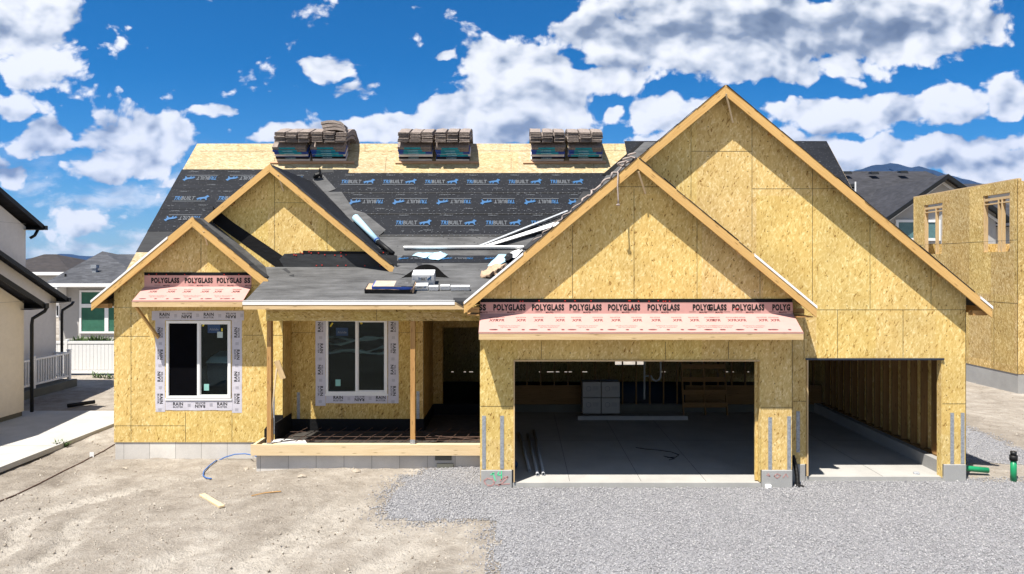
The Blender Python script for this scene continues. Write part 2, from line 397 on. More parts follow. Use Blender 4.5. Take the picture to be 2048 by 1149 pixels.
def concrete(name, col, blocks=None):
    m, t, bs = mat(name); o = t('TexCoord'); c0 = o.outputs['Object']
    n = t('TexNoise', {'Vector': c0, 'Scale': 1.2, 'Detail': 8.0, 'Roughness': .65}).outputs[0]
    f = t('TexNoise', {'Vector': c0, 'Scale': 60.0, 'Detail': 3.0}).outputs[0]
    k = t.m('MULTIPLY', t.rng(n, .3, .7, .84, 1.12), t.rng(f, .3, .7, .93, 1.06))
    c = t.mix(1.0, (*col, 1), t('CombineColor', {0: k, 1: k, 2: k}).outputs[0], 'MULTIPLY')
    if blocks:
        br = t('TexBrick', {'Vector': t.v('ADD', o.outputs['UV'], (.2, 20, 0)), 'Color1': (1,1,1,1), 'Color2': (.80,.80,.81,1), 'Mortar': (.42,.41,.40,1), 'Scale': 1.0, 'Mortar Size': .006, 'Brick Width': blocks[0], 'Row Height': blocks[1]}, offset=.0)
        c = t.mix(1.0, c, br.outputs[0], 'MULTIPLY')
    t.put(bs.inputs['Base Color'], c); bs.inputs['Roughness'].default_value = .85
    b = t('Bump', {'Height': f, 'Strength': .3, 'Distance': .004}); t.put(bs.inputs['Normal'], b.outputs[0]); return m
M['conc'] = concrete('concrete', (.34,.335,.325)); M['concw'] = concrete('concrete_pale', (.44,.43,.405))
M['found'] = concrete('foundation_concrete', (.66,.625,.58), (.61, 40.0))
M['concd'] = concrete('concrete_dark', (.12,.12,.10))
def shingles(name, col):
    m, t, bs = mat(name); uv = t('TexCoord').outputs['UV']
    br = t('TexBrick', {'Vector': uv, 'Color1': (1.25,1.25,1.25,1), 'Color2': (.62,.62,.64,1), 'Mortar': (.4,.4,.4,1), 'Scale': 1.0, 'Mortar Size': .006, 'Brick Width': .33, 'Row Height': .145, 'Bias': 0.0}, offset=.37)
    n = t('TexNoise', {'Vector': uv, 'Scale': 1.0, 'Detail': 6.0}).outputs[0]
    c = t.mix(1.0, t.mix(1.0, (*col, 1), br.outputs[0], 'MULTIPLY'), t.ramp(n, [(.3, (.75,.75,.75)), (.7, (1.2,1.2,1.2))]), 'MULTIPLY')
    t.put(bs.inputs['Base Color'], c); bs.inputs['Roughness'].default_value = .85; return m
M['shg'] = shingles('grey_shingles', (.062,.064,.072)); M['shd'] = shingles('dark_shingles', (.030,.030,.036)); M['shb'] = shingles('brown_shingles', (.035,.028,.026))
def glass(name, rough=.02):
    m, t, bs = mat(name)
    for n in list(t.n): t.n.remove(n)
    fr = t('Fresnel', {'IOR': 1.5}).outputs[0]; fr = t.m('MULTIPLY', fr, .32, clamp=True)
    nz = t('Bump', {'Height': t('TexNoise', {'Vector': t('TexCoord').outputs['Object'], 'Scale': 2.0}).outputs[0], 'Strength': .03, 'Distance': .05})
    a = t('BsdfTransparent', {'Color': (.62,.72,.74,1)}); g = t('BsdfGlossy', {'Color': (.85,.97,1,1), 'Roughness': rough, 'Normal': nz.outputs[0]})
    mx = t('MixShader', {0: fr, 1: a.outputs[0], 2: g.outputs[0]}); t('OutputMaterial', {0: mx.outputs[0]}); return m
M['glass'] = glass('window_glass')
M['screen'] = plain('insect_screen', (.004,.004,.005), .9, spec=.0)
def dirt():
    m, t, bs = mat('dirt'); c0 = t('TexCoord').outputs['Object']
    n = t('TexNoise', {'Vector': c0, 'Scale': .35, 'Detail': 9.0, 'Roughness': .62, 'Distortion': .5}).outputs[0]
    n2 = t('TexNoise', {'Vector': c0, 'Scale': 2.6, 'Detail': 8.0, 'Roughness': .7}).outputs[0]
    n3 = t('TexNoise', {'Vector': c0, 'Scale': 26.0, 'Detail': 5.0, 'Roughness': .7}).outputs[0]
    v = t.m('ADD', t.m('MULTIPLY', n, .5), t.m('ADD', t.m('MULTIPLY', n2, .36), t.m('MULTIPLY', n3, .18)))
    c = t.ramp(v, [(.38, (.20,.17,.14)), (.45, (.30,.262,.22)), (.54, (.395,.35,.30)), (.63, (.53,.485,.425))])
    # packed, paler tyre bands running from the lower left to the porch
    at = t('Attribute', attribute_name='track'); 
    c = t.mix(t.m('MULTIPLY', at.outputs['Fac'], t.rng(n2, .35, .6, .3, .85)), c, (.55, .50, .435, 1))
    # fine gravel crumbs
    vo = t('TexVoronoi', {'Vector': c0, 'Scale': 22.0}); 
    c = t.mix(t.rng(vo.outputs[0], .0, .16, .35, 0), c, (.15,.12,.095,1))
    t.put(bs.inputs['Base Color'], c); bs.inputs['Roughness'].default_value = .95; bs.inputs['Specular IOR Level'].default_value = .1
    b = t('Bump', {'Height': t.m('ADD', t.m('MULTIPLY', n2, 1.6), t.m('MULTIPLY', n3, .55)), 'Strength': 1.0, 'Distance': .09}); t.put(bs.inputs['Normal'], b.outputs[0]); return m
M['dirt'] = dirt()
def gravelm():
    m, t, bs = mat('gravel'); at = t('Attribute', attribute_name='tone')
    c = t.ramp(at.outputs['Fac'], [(0, (.20,.20,.213)), (.4, (.27,.265,.278)), (.75, (.335,.33,.34)), (1, (.43,.42,.425))])
    t.put(bs.inputs['Base Color'], c); bs.inputs['Roughness'].default_value = .85; return m
M['gravel'] = gravelm()
M['gbase'] = plain('gravel_bed', (.235,.235,.248), .95, var=.3, nsc=40, bump=.8, bsc=60)

# ================================================================ ground
def ss(a, b, x):
    t = min(1, max(0, (x-a)/(b-a))); return t*t*(3-2*t)
def base_h(x, y):
    h = -.10
    h -= .12*ss(-4.5, -6.5, x)*ss(20, 16, y)*ss(11, 15.5, y)
    h -= .03*ss(-1, -2.2, x)*ss(12.5, 15, y)
    return h
TR = [((-4.3,8.4),(-3.1,13.4),.60), ((-6.9,8.8),(-7.7,12.8),.24), ((-7.6,8.8),(-8.5,12.8),.22), ((-6.1,8.5),(-5.0,11.2),.26), ((-2.5,8.6),(-1.5,11.2),.42), ((-9.8,10.6),(-7.6,14.6),.3)]
def track_at(x, y):
    b = 0
    for (p, q, wd) in TR:
        dx, dyy = q[0]-p[0], q[1]-p[1]; L2 = dx*dx+dyy*dyy
        tt = ((x-p[0])*dx+(y-p[1])*dyy)/L2
        if -.05 < tt < 1.05:
            cx, cy = p[0]+dx*tt, p[1]+dyy*tt
            cx += .35*noise.noise(Vector((tt*3, wd*9, 0)))
            d = math.hypot(x-cx, y-cy)
            b = max(b, ss(wd, wd*.55, d)*ss(-.05, .1, tt)*ss(1.05, .85, tt))
    return b
def in_gravel(x, y):
    j = .12*noise.noise(Vector((x*2.1, y*2.1, 3)))+.05*noise.noise(Vector((x*7, y*7, 9)))
    if y > 11.98+j*2:
        xl = -2.52-.055*(y-12)+j*2.2
        if y > 14.6: xl += (y-14.6)*.9
    else: xl = -.60+(11.98-y)*.06+j*2
    xr = 12.2+j*3+.12*(y-17)
    if x < xl: return False
    if y > 21.5: return False
    if x > xr: return False
    # the sandy patch by the green drain pipes
    if ((x-10.4)/1.25)**2+((y-14.95)/.55)**2 < 1+j*4: return False
    return True
def hfun(x, y):
    h = base_h(x, y); g = ss(.5, -1.2, x) if y > 12 else ss(1.0, -1.0, x)
    if x > 11.5 or y > 21: g = 1
    a = .35+.65*g
    far = ss(60, 32, y)*ss(40, 20, abs(x))
    n = noise.fractal(Vector((x*.9, y*.9, 0)), 1.0, 2.1, 5)*.030 + noise.fractal(Vector((x*4.5, y*4.5, 5)), .9, 2.0, 4)*.012 + abs(noise.noise(Vector((x*2.2, y*2.2, 8))))*.022
    h += n*a*far
    tr = track_at(x, y)
    if tr > 0:
        h -= tr*.035
        h += tr*.026*math.sin((abs(math.sin(x*9))*.6+y)*30)
    if x > 9.3 and 13.8 < y < 16.3: h += .06*ss(1.6, .2, math.hypot((x-10.4)*.9, (y-14.95)*1.6))
    if in_gravel(x, y):
        k = [in_gravel(x+a*q, y+b_*q) for q in (.13, .36) for a, b_ in ((1,0),(-1,0),(0,1),(0,-1))]
        if all(k): h = base_h(x, y)-.05
        elif all(k[:4]): h = base_h(x, y)+.002
        else: h = h*.5+base_h(x, y)*.5
    # yard stays under the driveway slab of the neighbour and inside the house
    if -9.5 < x < 9.1 and y > 16.55: h -= .12
    if -.7 < x < 5.4 and y > 13.95: h -= .12
    if 5.4 <= x < 9.1 and y > 14.35: h -= .12
    if x < -11.2 and y < 21.4: h = min(h, -.17)
    return h
def axis(lo, hi, st, far):
    a = list(np.arange(lo, hi+1e-6, st)); q = st; up = [hi]
    while up[-1] < far: q *= 1.35; up.append(up[-1]+q)
    q = st; dn = [lo]
    while dn[-1] > -far: q *= 1.35; dn.append(dn[-1]-q)
    return dn[:0:-1]+a+up[1:]
xs = axis(-13.5, 13.5, .075, 30000); ys = axis(8.6, 17.2, .065, 30000)
V_, T_ = [], []
for y in ys:
    for x in xs:
        V_.append((x, y, hfun(x, y) if (abs(x) < 60 and -20 < y < 80) else -.1))
        T_.append(track_at(x, y) if (abs(x) < 14 and 4 < y < 17) else 0)
nx = len(xs)
F_ = [(j*nx+i, j*nx+i+1, (j+1)*nx+i+1, (j+1)*nx+i) for j in range(len(ys)-1) for i in range(nx-1)]
me = bpy.data.meshes.new('ground'); me.from_pydata(V_, [], F_)
at = me.attributes.new('track', 'FLOAT', 'POINT'); at.data.foreach_set('value', T_)
me.polygons.foreach_set('use_smooth', [True]*len(F_)); me.materials.append(M['dirt'])
g = bpy.data.objects.new('ground', me); S.collection.objects.link(g); tag(g, kind='structure')
# gravel bed and its stones
gs = .12; bed = MB()
gx = np.arange(-3.4, 13.4, gs); gy = np.arange(5.0, 22.0, gs)
cells = []; EDGE = set()
for x in gx:
    for y in gy:
        cx, cy = x+gs/2, y+gs/2
        if not in_gravel(cx, cy): continue
        if -.75 < cx < 5.35 and cy > 13.93: continue
        if 5.35 <= cx < 9.05 and cy > 14.33: continue
        if cx < -.75 and cy > 15.38: continue
        sfe = all(in_gravel(cx+dx*.17, cy+dy_*.17) for dx, dy_ in ((1,0),(-1,0),(0,1),(0,-1)))
        sfe or EDGE.add((x, y)); cells.append((x, y))
        if not sfe: continue
        q = [(x, y), (x+gs, y), (x+gs, y+gs), (x, y+gs)]
        bed.face([(a, b, base_h(a, b)+.006+.004*noise.noise(Vector((a*1.3, b*1.3, 2)))) for a, b in q])
bed.build('gravel_bed', M['gbase'], recalc=False)['kind'] = 'structure'
def stones(name, pts, rmin, rmax, mt, power=2.0):
    n = len(pts); pts = np.array(pts)
    oc = np.array([(1,0,0),(0,1,0),(-1,0,0),(0,-1,0),(0,0,1),(0,0,-1)], float)
    fc = np.array([(0,1,4),(1,2,4),(2,3,4),(3,0,4),(1,0,5),(2,1,5),(3,2,5),(0,3,5)])
    r = rmin+(rmax-rmin)*np.random.rand(n)**power
    sc = np.random.uniform(.6, 1.25, (n, 6, 1))*np.stack([np.random.uniform(.8,1.3,n), np.random.uniform(.8,1.3,n), np.random.uniform(.5,.9,n)], 1)[:, None, :]
    v = oc[None]*sc*r[:, None, None]
    # random rotation
    q = np.random.randn(n, 4); q /= np.linalg.norm(q, axis=1, keepdims=True); a, b, c, d = q.T
    R = np.stack([1-2*(c*c+d*d), 2*(b*c-a*d), 2*(b*d+a*c), 2*(b*c+a*d), 1-2*(b*b+d*d), 2*(c*d-a*b), 2*(b*d-a*c), 2*(c*d+a*b), 1-2*(b*b+c*c)], 1).reshape(n, 3, 3)
    v = np.einsum('nij,nkj->nki', R, v)+pts[:, None, :]
    fa = (fc[None]+6*np.arange(n)[:, None, None]).reshape(-1)
    me = bpy.data.meshes.new(name); me.vertices.add(n*6); me.vertices.foreach_set('co', v.reshape(-1))
    me.loops.add(len(fa)); me.loops.foreach_set('vertex_index', fa.astype(np.int32)); nf = len(fa)//3
    me.polygons.add(nf); me.polygons.foreach_set('loop_start', (np.arange(nf)*3).astype(np.int32))
    me.update(calc_edges=True)
    at = me.attributes.new('tone', 'FLOAT', 'FACE'); at.data.foreach_set('value', np.repeat(np.random.rand(n), 8))
    me.materials.append(mt); o = bpy.data.objects.new(name, me); S.collection.objects.link(o); return o
pp = []
for (x, y) in cells:
    if y < 8.8 or abs(x) > y*.76+.3: continue
    k = 19 if y < 16.5 else 9
    for _ in range(k):
        a, b = x+random.random()*gs, y+random.random()*gs
        pp.append((a, b, (hfun(a, b) if (x, y) in EDGE else base_h(a, b))+.008+random.random()*.012)) if ((x, y) not in EDGE or random.random() < .8) else None
for _ in range(6500):      # strays beyond the edge of the bed
    y = random.uniform(10, 15.4); x = random.uniform(-3.6, -.2)
    if not in_gravel(x, y) and (in_gravel(x+.45*random.random()**2+.02, y+.02) or in_gravel(x+.02, y+.5*random.random()**2)): pp.append((x, y, hfun(x, y)+.006))
o = stones('gravel', pp, .009, .0205, M['gravel'], 1.2); tag(o, 'loose grey crushed gravel spread in front of the garage doors', 'gravel', kind='stuff')
def crumbm():
    m, t, bs = mat('crumb'); at = t('Attribute', attribute_name='tone')
    t.put(bs.inputs['Base Color'], t.ramp(at.outputs['Fac'], [(0, (.20,.165,.13)), (.5, (.34,.295,.24)), (1, (.50,.45,.385))])); bs.inputs['Roughness'].default_value = .95; return m
M['crumb'] = crumbm(); pp = []
for _ in range(30000):
    y = 9+11*random.random()**1.3; x = random.uniform(-y*.76, min(y*.76, 12.2))
    if in_gravel(x, y): continue
    if (x > -9.6 and y > 16.4) or (x > -5.8 and y > 15.3 and x < 9.2) or (x > -.8 and x < 9.2): continue
    if x < -11.3: continue
    if noise.noise(Vector((x*.8, y*.8, 4))) < random.uniform(-.5, .35): continue
    pp.append((x, y, hfun(x, y)))
for _ in range(2500):
    y = random.uniform(17, 28); x = random.uniform(9.6, y*.76)
    if not in_gravel(x, y): pp.append((x, y, hfun(x, y)))
o = stones('dirt_clods', pp, .006, .034, M['crumb'], 5.0); tag(o, 'small crumbs and clods of dry soil scattered over the yard', 'dirt clods', kind='stuff')
# neighbour's driveway
b = MB(); b.prism([[(-30, 3), (-11.35, 3), (-11.35, 21.3), (-30, 21.3)]], lambda a, c, t: (a, c, -.085-t), .12)
b.build('driveway', M['concw'])['kind'] = 'structure'
b = MB()
for y in (9.4, 13.2, 17.1): b.box(-30, -11.36, y, y+.012, -.0845, -.0815)
b.build('driveway_joints', M['concd'])['kind'] = 'structure'
# mountains
def ridge_line(name, pts, D, depth, seed):
    b = MB(); X = [(p[0]-1040)*D/FP for p in pts]; Z = [CH+(535-p[1])*D/FP for p in pts]
    N = 90; J = 14; g = []
    for i in range(N+1):
        x = X[0]+(X[-1]-X[0])*i/N
        for k in range(len(X)-1):
            if X[k] <= x <= X[k+1]+1e-3: z = Z[k]+(Z[k+1]-Z[k])*ss(0, 1, (x-X[k])/(X[k+1]-X[k])) if False else Z[k]+(Z[k+1]-Z[k])*(x-X[k])/(X[k+1]-X[k]); break
        row = []
        for j in range(-J, J+1):
            f = 1-abs(j)/J; n = noise.fractal(Vector((x/900, j*.35, seed)), 1, 2, 5)
            row.append(Vector((x+n*60*(1-f), D+j*depth/J, -20+(z+20)*f**.8*(1+.22*n*(1-f))+noise.noise(Vector((x/120, j, seed)))*12*(f > .9))))
        g.append(row)
    for a, c in zip(g, g[1:]):
        for j in range(2*J): b.face([a[j], c[j], c[j+1], a[j+1]])
    b.build(name, M['mountain'], smooth=True)['kind'] = 'structure'
ridge_line('mountains', [(1560,420),(1640,372),(1700,345),(1735,334),(1760,330),(1780,326),(1800,330),(1822,335),(1838,333),(1870,342),(1905,352),(1940,362),(1990,372),(2060,392),(2200,430)], 7000, 1900, 1)
ridge_line('hills', [(-60,530),(20,524),(70,518),(105,512),(125,508),(145,509),(170,513),(220,512),(280,514),(340,522),(420,531)], 9000, 1500, 4)

# ================================================================ the house
H = empty('unfinished_house', (2.3, 13.9, -.1), 'unfinished single storey house with bare strand board walls, four gables and dark roof underlayment', 'house')
SL = 10/12.
DA, DB, DL, DW = 13.9, 14.3, 16.5, 17.1            # wall planes: garage, third bay, left room, porch wall
ZB, XB = 7.93, 4.11                                # big gable apex
XG = 2.29; ZG = ZB-SL*(XB-XG)
XL, ZL = -7.59, 5.445
XM = -6.01; ZM = ZL+SL*(XM-XL)
ZR, DR = 8.06, 21.4                                # main ridge
def main_z(D): return ZR-(DR-D)
def porch_z(D): return 3.53+.37*(D-15.05)
def mainP(px, py, up=0.0):
    D = 17.62/(1-(535-py)/FP); p = P(px, py, D); return p+Vector((0, -.7071, .7071))*up
def porchP(px, py, up=0.0):
    k = (py-535)/FP; D = 6.3185/(.37+k); p = P(px, py, D); return p+Vector((0, -.347, .938))*up
def part(b, name, m, parent=None, **k): return b.build(name, M[m] if isinstance(m, str) else m, parent or H, **k)
# --- garage front wall
gx0, gx1, gz = -.129, 4.752, 2.44
zr = lambda x: ZG-SL*abs(x-XG)-.035
b = MB(); b.xz([[(-.794,.26),(gx0,.26),(gx0,gz),(gx1,gz),(gx1,.26),(5.41,.26),(5.41,zr(5.41)),(XG,zr(XG)),(-.794,zr(-.794))]], DA, DA+.15)
wA = part(b, 'garage_front_wall', 'osb')
# --- third bay wall with big gable
tx0, tx1, tz = 5.853, 8.62, 2.42
zr2 = lambda x: ZB-SL*abs(x-XB)-.035
b = MB(); b.xz([[(5.41,.26),(tx0,.26),(tx0,tz),(tx1,tz),(tx1,.26),(9.11,.26),(9.11,zr2(9.11)),(XB,zr2(XB)),(-.7,zr2(-.7)),(-.7,3.25),(5.41,3.25)]], DB, DB+.15)
wB = part(b, 'big_gable_wall', 'osb')
# --- left room wall
wx0, wx1, wz0, wz1 = -8.333, -6.81, 1.19, 3.02
zrl = lambda x: ZL-SL*abs(x-XL)-.035
b = MB(); b.xz([[(-9.57,.155),(-5.586,.155),(-5.586,zrl(-5.586)),(XL,zrl(XL)),(-9.57,zrl(-9.57))], [(wx0,wz0),(wx1,wz0),(wx1,wz1),(wx0,wz1)]], DL, DL+.15)
wL = part(b, 'left_room_wall', 'osb')
# --- porch wall with second window, side returns, entry
vx0, vx1 = -4.74, -3.237
b = MB(); b.xz([[(-5.586,.2),(-2.357,.2),(-2.357,3.4),(-5.586,3.4)], [(vx0,wz0),(vx1,wz0),(vx1,wz1),(vx0,wz1)]], DW, DW+.15)
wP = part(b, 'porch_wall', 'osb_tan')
zrm = lambda x: ZM-SL*abs(x-XM)-.035
b = MB(); b.xz([[(-8.6,3.9),(-3.0,3.9),(-3.0,max(3.95, zrm(-3.0))),(XM,zrm(XM)),(-8.6,zrm(-8.6))]], DW, DW+.12)
wM = part(b, 'middle_gable_wall', 'osb')
b = MB(); b.box(-5.736, -5.588, DL+.15, DW+.15, .155, 3.45); b.box(-2.507, -2.359, DW+.15, 19.0, .2, 3.4)
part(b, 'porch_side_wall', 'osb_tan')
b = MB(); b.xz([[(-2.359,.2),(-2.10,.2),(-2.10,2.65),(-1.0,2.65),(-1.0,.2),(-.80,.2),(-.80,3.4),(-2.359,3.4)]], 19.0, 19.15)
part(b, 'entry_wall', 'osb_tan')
# --- outer side and rear walls
b = MB()
b.yz([[(DA+.15,-.02),(20.7,-.02),(20.7,4.4),(17.5,4.2),(15.3,3.5),(DA+.15,3.5)]], -.794, -.68)
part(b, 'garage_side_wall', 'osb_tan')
b = MB(); b.yz([[(DB+.15,.26),(26.2,.26),(26.2,3.1),(21.4,7.9),(17.6,4.0),(17.2,3.55),(DB+.15,3.55)]], 9.0, 9.11); part(b, 'right_side_wall', 'osb')
b = MB(); b.yz([[(DL+.15,.155),(26.2,.155),(26.2,3.1),(21.4,7.9),(17.0,3.5),(DL+.15,3.5)]], -9.57, -9.46); part(b, 'left_side_wall', 'osb')
b = MB()
holes = []
for (a, c) in [(1078,1083),(1094,1109),(1112,1119),(1129,1144),(1163,1175),(1321,1332),(1448,1458),(1462,1469),(1495,1500),(902,907),(927,932),(938,946)]:
    holes.append([((a-1040)*26.2/FP, .34), ((c-1040)*26.2/FP, .34), ((c-1040)*26.2/FP, .375), ((a-1040)*26.2/FP, .375)])
holes.append([(3.56,.62),(4.70,.62),(4.70,2.2),(3.56,2.2)])
b.xz([[(-9.57,-.1),(9.11,-.1),(9.11,3.2),(-9.57,3.2)]]+holes, 26.2, 26.32); part(b, 'rear_wall', 'osb')
# foundations
b = MB()
b.box(-9.55, -5.60, DL+.02, DL+.22, -.5, .153); b.box(-5.78, -.80, 15.35, 15.55, -.5, .30); b.box(-9.55, -9.35, DL+.22, 26.0, -.5, .153)
part(b, 'foundation', 'found')
b = MB(); b.box(-1.86, -1.50, 15.335, 15.349, .05, .20); b.box(-1.82, -1.46, 15.30, 15.35, -.2, -.02); part(b, 'foundation_step', 'concd')
for (a, c, d0) in [(-.775, gx0-.03, DA-.03), (gx1+.045, 5.40, DA-.03), (5.42, tx0-.03, DB-.02), (tx1+.03, 9.10, DB-.03)]:
    part(MB().box(a, c, d0, d0+.22, -.45, .257), 'concrete_pier', 'conc', bev=.012)
# slab and interior
b = MB(); b.box(gx0-.02, gx1+.04, DA+.0, DA+.25, -.3, 0); b.box(-.68, 9.0, DA+.25, DB+.1, -.3, 0) if False else None
b.box(-.68, 5.40, DA+.2505, 20.7, -.3, 0); b.box(tx0-.02, tx1+.03, DB, DB+.25, -.3, 0); b.box(5.401, 8.99, DB+.2505, 20.7, -.3, 0)
part(b, 'garage_slab', concrete('slab_concrete', (.385,.375,.355)))
b = MB()
for x, xe in ((.99, .99), (2.42, 2.42), (3.72, 3.72), (7.42, 7.42)): b.box(x, x+.007, 14.0 if x < 5 else 14.32, 20.6, .0008, .002)
for y in (17.3,): b.box(-.6, 8.7, y, y+.007, .0008, .002)
part(b, 'slab_joints', 'dark')
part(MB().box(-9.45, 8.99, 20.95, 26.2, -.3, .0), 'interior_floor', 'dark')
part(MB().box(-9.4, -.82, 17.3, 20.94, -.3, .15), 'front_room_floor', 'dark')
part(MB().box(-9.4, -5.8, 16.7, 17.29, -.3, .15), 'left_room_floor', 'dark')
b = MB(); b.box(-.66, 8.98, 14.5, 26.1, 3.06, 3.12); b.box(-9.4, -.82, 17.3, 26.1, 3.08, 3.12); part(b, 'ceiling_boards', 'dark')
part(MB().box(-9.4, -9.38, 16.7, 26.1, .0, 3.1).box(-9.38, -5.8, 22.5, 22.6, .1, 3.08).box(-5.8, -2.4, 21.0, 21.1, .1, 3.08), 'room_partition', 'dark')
# back partition of the garage: low board, open studs, kerb
part(MB().box(-.66, 8.95, 20.70, 20.9, 0, .22), 'interior_kerb', 'concd')  # dark concrete here paints in the shade at the garage back
part(MB().box(-.66, 2.4, 20.74, 20.76, .22, .78), 'low_sheathing', 'stud'); part(MB().box(4.9, 8.95, 20.74, 20.76, .22, .78), 'low_sheathing', 'stud')  # boards take the dark stud colour, shade painted into them
part(MB().box(-.66, 2.6, 20.92, 20.95, .22, 3.05).box(-.66, .2, 20.95, 20.99, .0, 3.0), 'partition_back', 'dark') if False else None
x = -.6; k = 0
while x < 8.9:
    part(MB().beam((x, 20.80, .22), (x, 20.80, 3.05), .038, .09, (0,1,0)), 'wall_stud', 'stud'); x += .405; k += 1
# right wall studs and kerb of the third bay
part(MB().box(8.70, 8.998, DB+.16, 20.7, .0005, .26), 'side_kerb', 'conc')
y = DB+.35
while y < 20.6:
    part(MB().beam((8.925, y, .26), (8.925, y, 3.05), .09 if False else .038, .14, (1,0,0)), 'side_stud', 'stud'); y += .405
part(MB().beam((8.925, DB+.2, .28), (8.925, 20.6, .28), .14, .038), 'sill_plate', 'stud')
part(MB().beam((8.925, DB+.2, 1.75), (8.925, DB+.2, 3.0), .02, .02), 'conduit', 'steel') if False else None
# garage opening trims (rough boards at head and jambs)
part(MB().beam((gx0, DA-.012, gz-.014), (gx1, DA-.012, gz-.014), .038, .026), 'head_trim', 'fascia')
part(MB().beam((gx0+.012, DA-.004, .02), (gx0+.012, DA-.004, gz-.03), .024, .05, (0,1,0)), 'jamb_trim', 'fascia')
part(MB().box(gx1+.001, gx1+.02, DA-.01, DA+.152, .02, gz-.03).box(gx1-.05, gx1-.001, DA+.10, DA+.15, .02, gz-.05), 'jamb_trim', 'osb')
part(MB().beam((tx0+.014, DB-.004, .02), (tx0+.014, DB-.004, tz-.03), .026, .05, (0,1,0)), 'jamb_trim', 'fascia')
part(MB().box(tx1-.14, tx1-.02, DB-.004, DB+.014, .0, .08), 'jamb_trim', 'pine') if False else None
part(MB().box(tx1-.015, tx1+.004, DB-.008, DB+.152, -.02, tz-.04), 'jamb_trim', 'osb')
part(MB().box(tx0-.02, tx1+.03, DB-.035, DB+.0, tz-.032, tz+.004), 'head_flashing', plain('blue_black_flashing', (.035,.05,.08), .3, .5))
# --- roofs
def slabp(pts, name, m, t=.03, **k): return part(MB().slab(pts, t), name, m, **k)
XRL, XRR = -9.87, 9.42
# main front slope; lower edge hidden by the other roofs
mf = lambda x, D: (x, D, main_z(D))
b = MB(); b.slab([mf(XRL,DR), mf(XRR,DR), mf(XRR,17.3), mf(3.5,17.3), mf(.12,17.94), mf(-3.42,17.94), mf(-6.2,17.94), mf(-6.2,16.7), mf(XRL,16.7)], .03)
part(b, 'main_roof_front', 'osb_roof')
part(MB().slab([(XRL,DR+.002,ZR),(XRR,DR+.002,ZR),(XRR,26.6,ZR-5.2),(XRL,26.6,ZR-5.2)], .03), 'main_roof_rear', 'osb_roof')
yb = lambda z: z+DR-ZR
# big gable right slope, shared left slope
b = MB(); b.slab([(XB,14.03,ZB),(XRR,14.03,ZB-SL*(XRR-XB)),(XRR,yb(ZB-SL*(XRR-XB)),ZB-SL*(XRR-XB)),(XB,yb(ZB),ZB)], .03); part(b, 'big_roof_right_slope', 'feltd')
ze = ZB-SL*(XB+1.07)
b = MB(); b.slab([(XB,14.03,ZB),(XG,14.03,ZG),(XG,13.63,ZG),(-1.07,13.63,ze),(-1.07,15.05+(ze-3.53)/.37,ze),(.12,17.94,4.60),(XB,yb(ZB),ZB)], .03); part(b, 'big_roof_left_slope', 'feltd')
zt = ZG-SL*(5.744-XG)
b = MB(); b.slab([(XG,13.63,ZG),(5.744,13.63,zt),(5.744,DB,zt),(XG,DB,ZG)], .03); part(b, 'garage_roof_slope', 'feltd')
# left room slopes and middle gable
zl0 = ZL-SL*(XL+9.90)
b = MB(); b.slab([(-9.90,16.23,zl0),(XL,16.23,ZL),(XL,16.83,ZL),(XM,16.83,ZM),(XM,yb(ZM),ZM),(-9.90,yb(zl0),zl0)], .03); part(b, 'left_roof_slope', 'feltd')
b = MB(); b.slab([(XL,16.23,ZL),(-5.85,16.23,ZL-SL*(XL*-1-5.85)),(-6.23,DW,ZL-SL*(-XL-6.23)),(XL,DW,ZL)], .03); part(b, 'left_room_right_slope', 'felt')
b = MB(); b.slab([(XM,16.83,ZM),(-2.92,16.83,ZM-SL*(3.09)),(-3.42,17.94,ZM-SL*2.59),(XM,yb(ZM),ZM)], .03); mr = part(b, 'middle_gable_right_slope', 'under')
# porch roof
pz = lambda x, D: (x, D, porch_z(D))
b = MB(); b.slab([pz(-5.94,15.05), pz(-1.10,15.05), pz(-1.10,15.3), pz(.12,17.94), pz(-3.42,17.94), pz(-3.0,17.10), pz(-6.3,17.10), pz(-5.94,16.2)], .03); part(b, 'porch_roof', 'felt')
part(MB().box(-5.58, -.80, 15.45, 19.0, 3.425, 3.445), 'porch_ceiling', 'osb_tan')
# small creases and wrinkles of felt along the edge of the porch roof
# --- barge boards
def barge(xa, za, xt, y0, wd=.215, name='barge_board', m='barge', t=.04):
    s = -1 if xt < xa else 1
    b = MB(); d = Vector((s, 0, -SL)).normalized(); b.dir = d; b.off = (random.random()*30, random.random()*30)
    zt = za-SL*abs(xt-xa)
    b.xz([[(xa, za), (xt, zt), (xt, zt-wd), (xa, za-wd)] if s > 0 else [(xa, za), (xa, za-wd), (xt, zt-wd), (xt, zt)]], y0, y0+t)
    return part(b, name, m)
barge(XG, ZG-.004, -1.09, 13.592); barge(XG+.002, ZG-.004, 5.76, 13.592)
barge(XB, ZB-.004, XG-.2, 13.992); barge(XB+.002, ZB-.004, 9.44, 13.992)
barge(XL, ZL-.004, -9.92, 16.192, .22); barge(XL+.002, ZL-.004, -5.83, 16.192, .22)
barge(XM, ZM-.004, -7.9, 16.792, .19); barge(XM+.002, ZM-.004, -3.0, 16.792, .19)
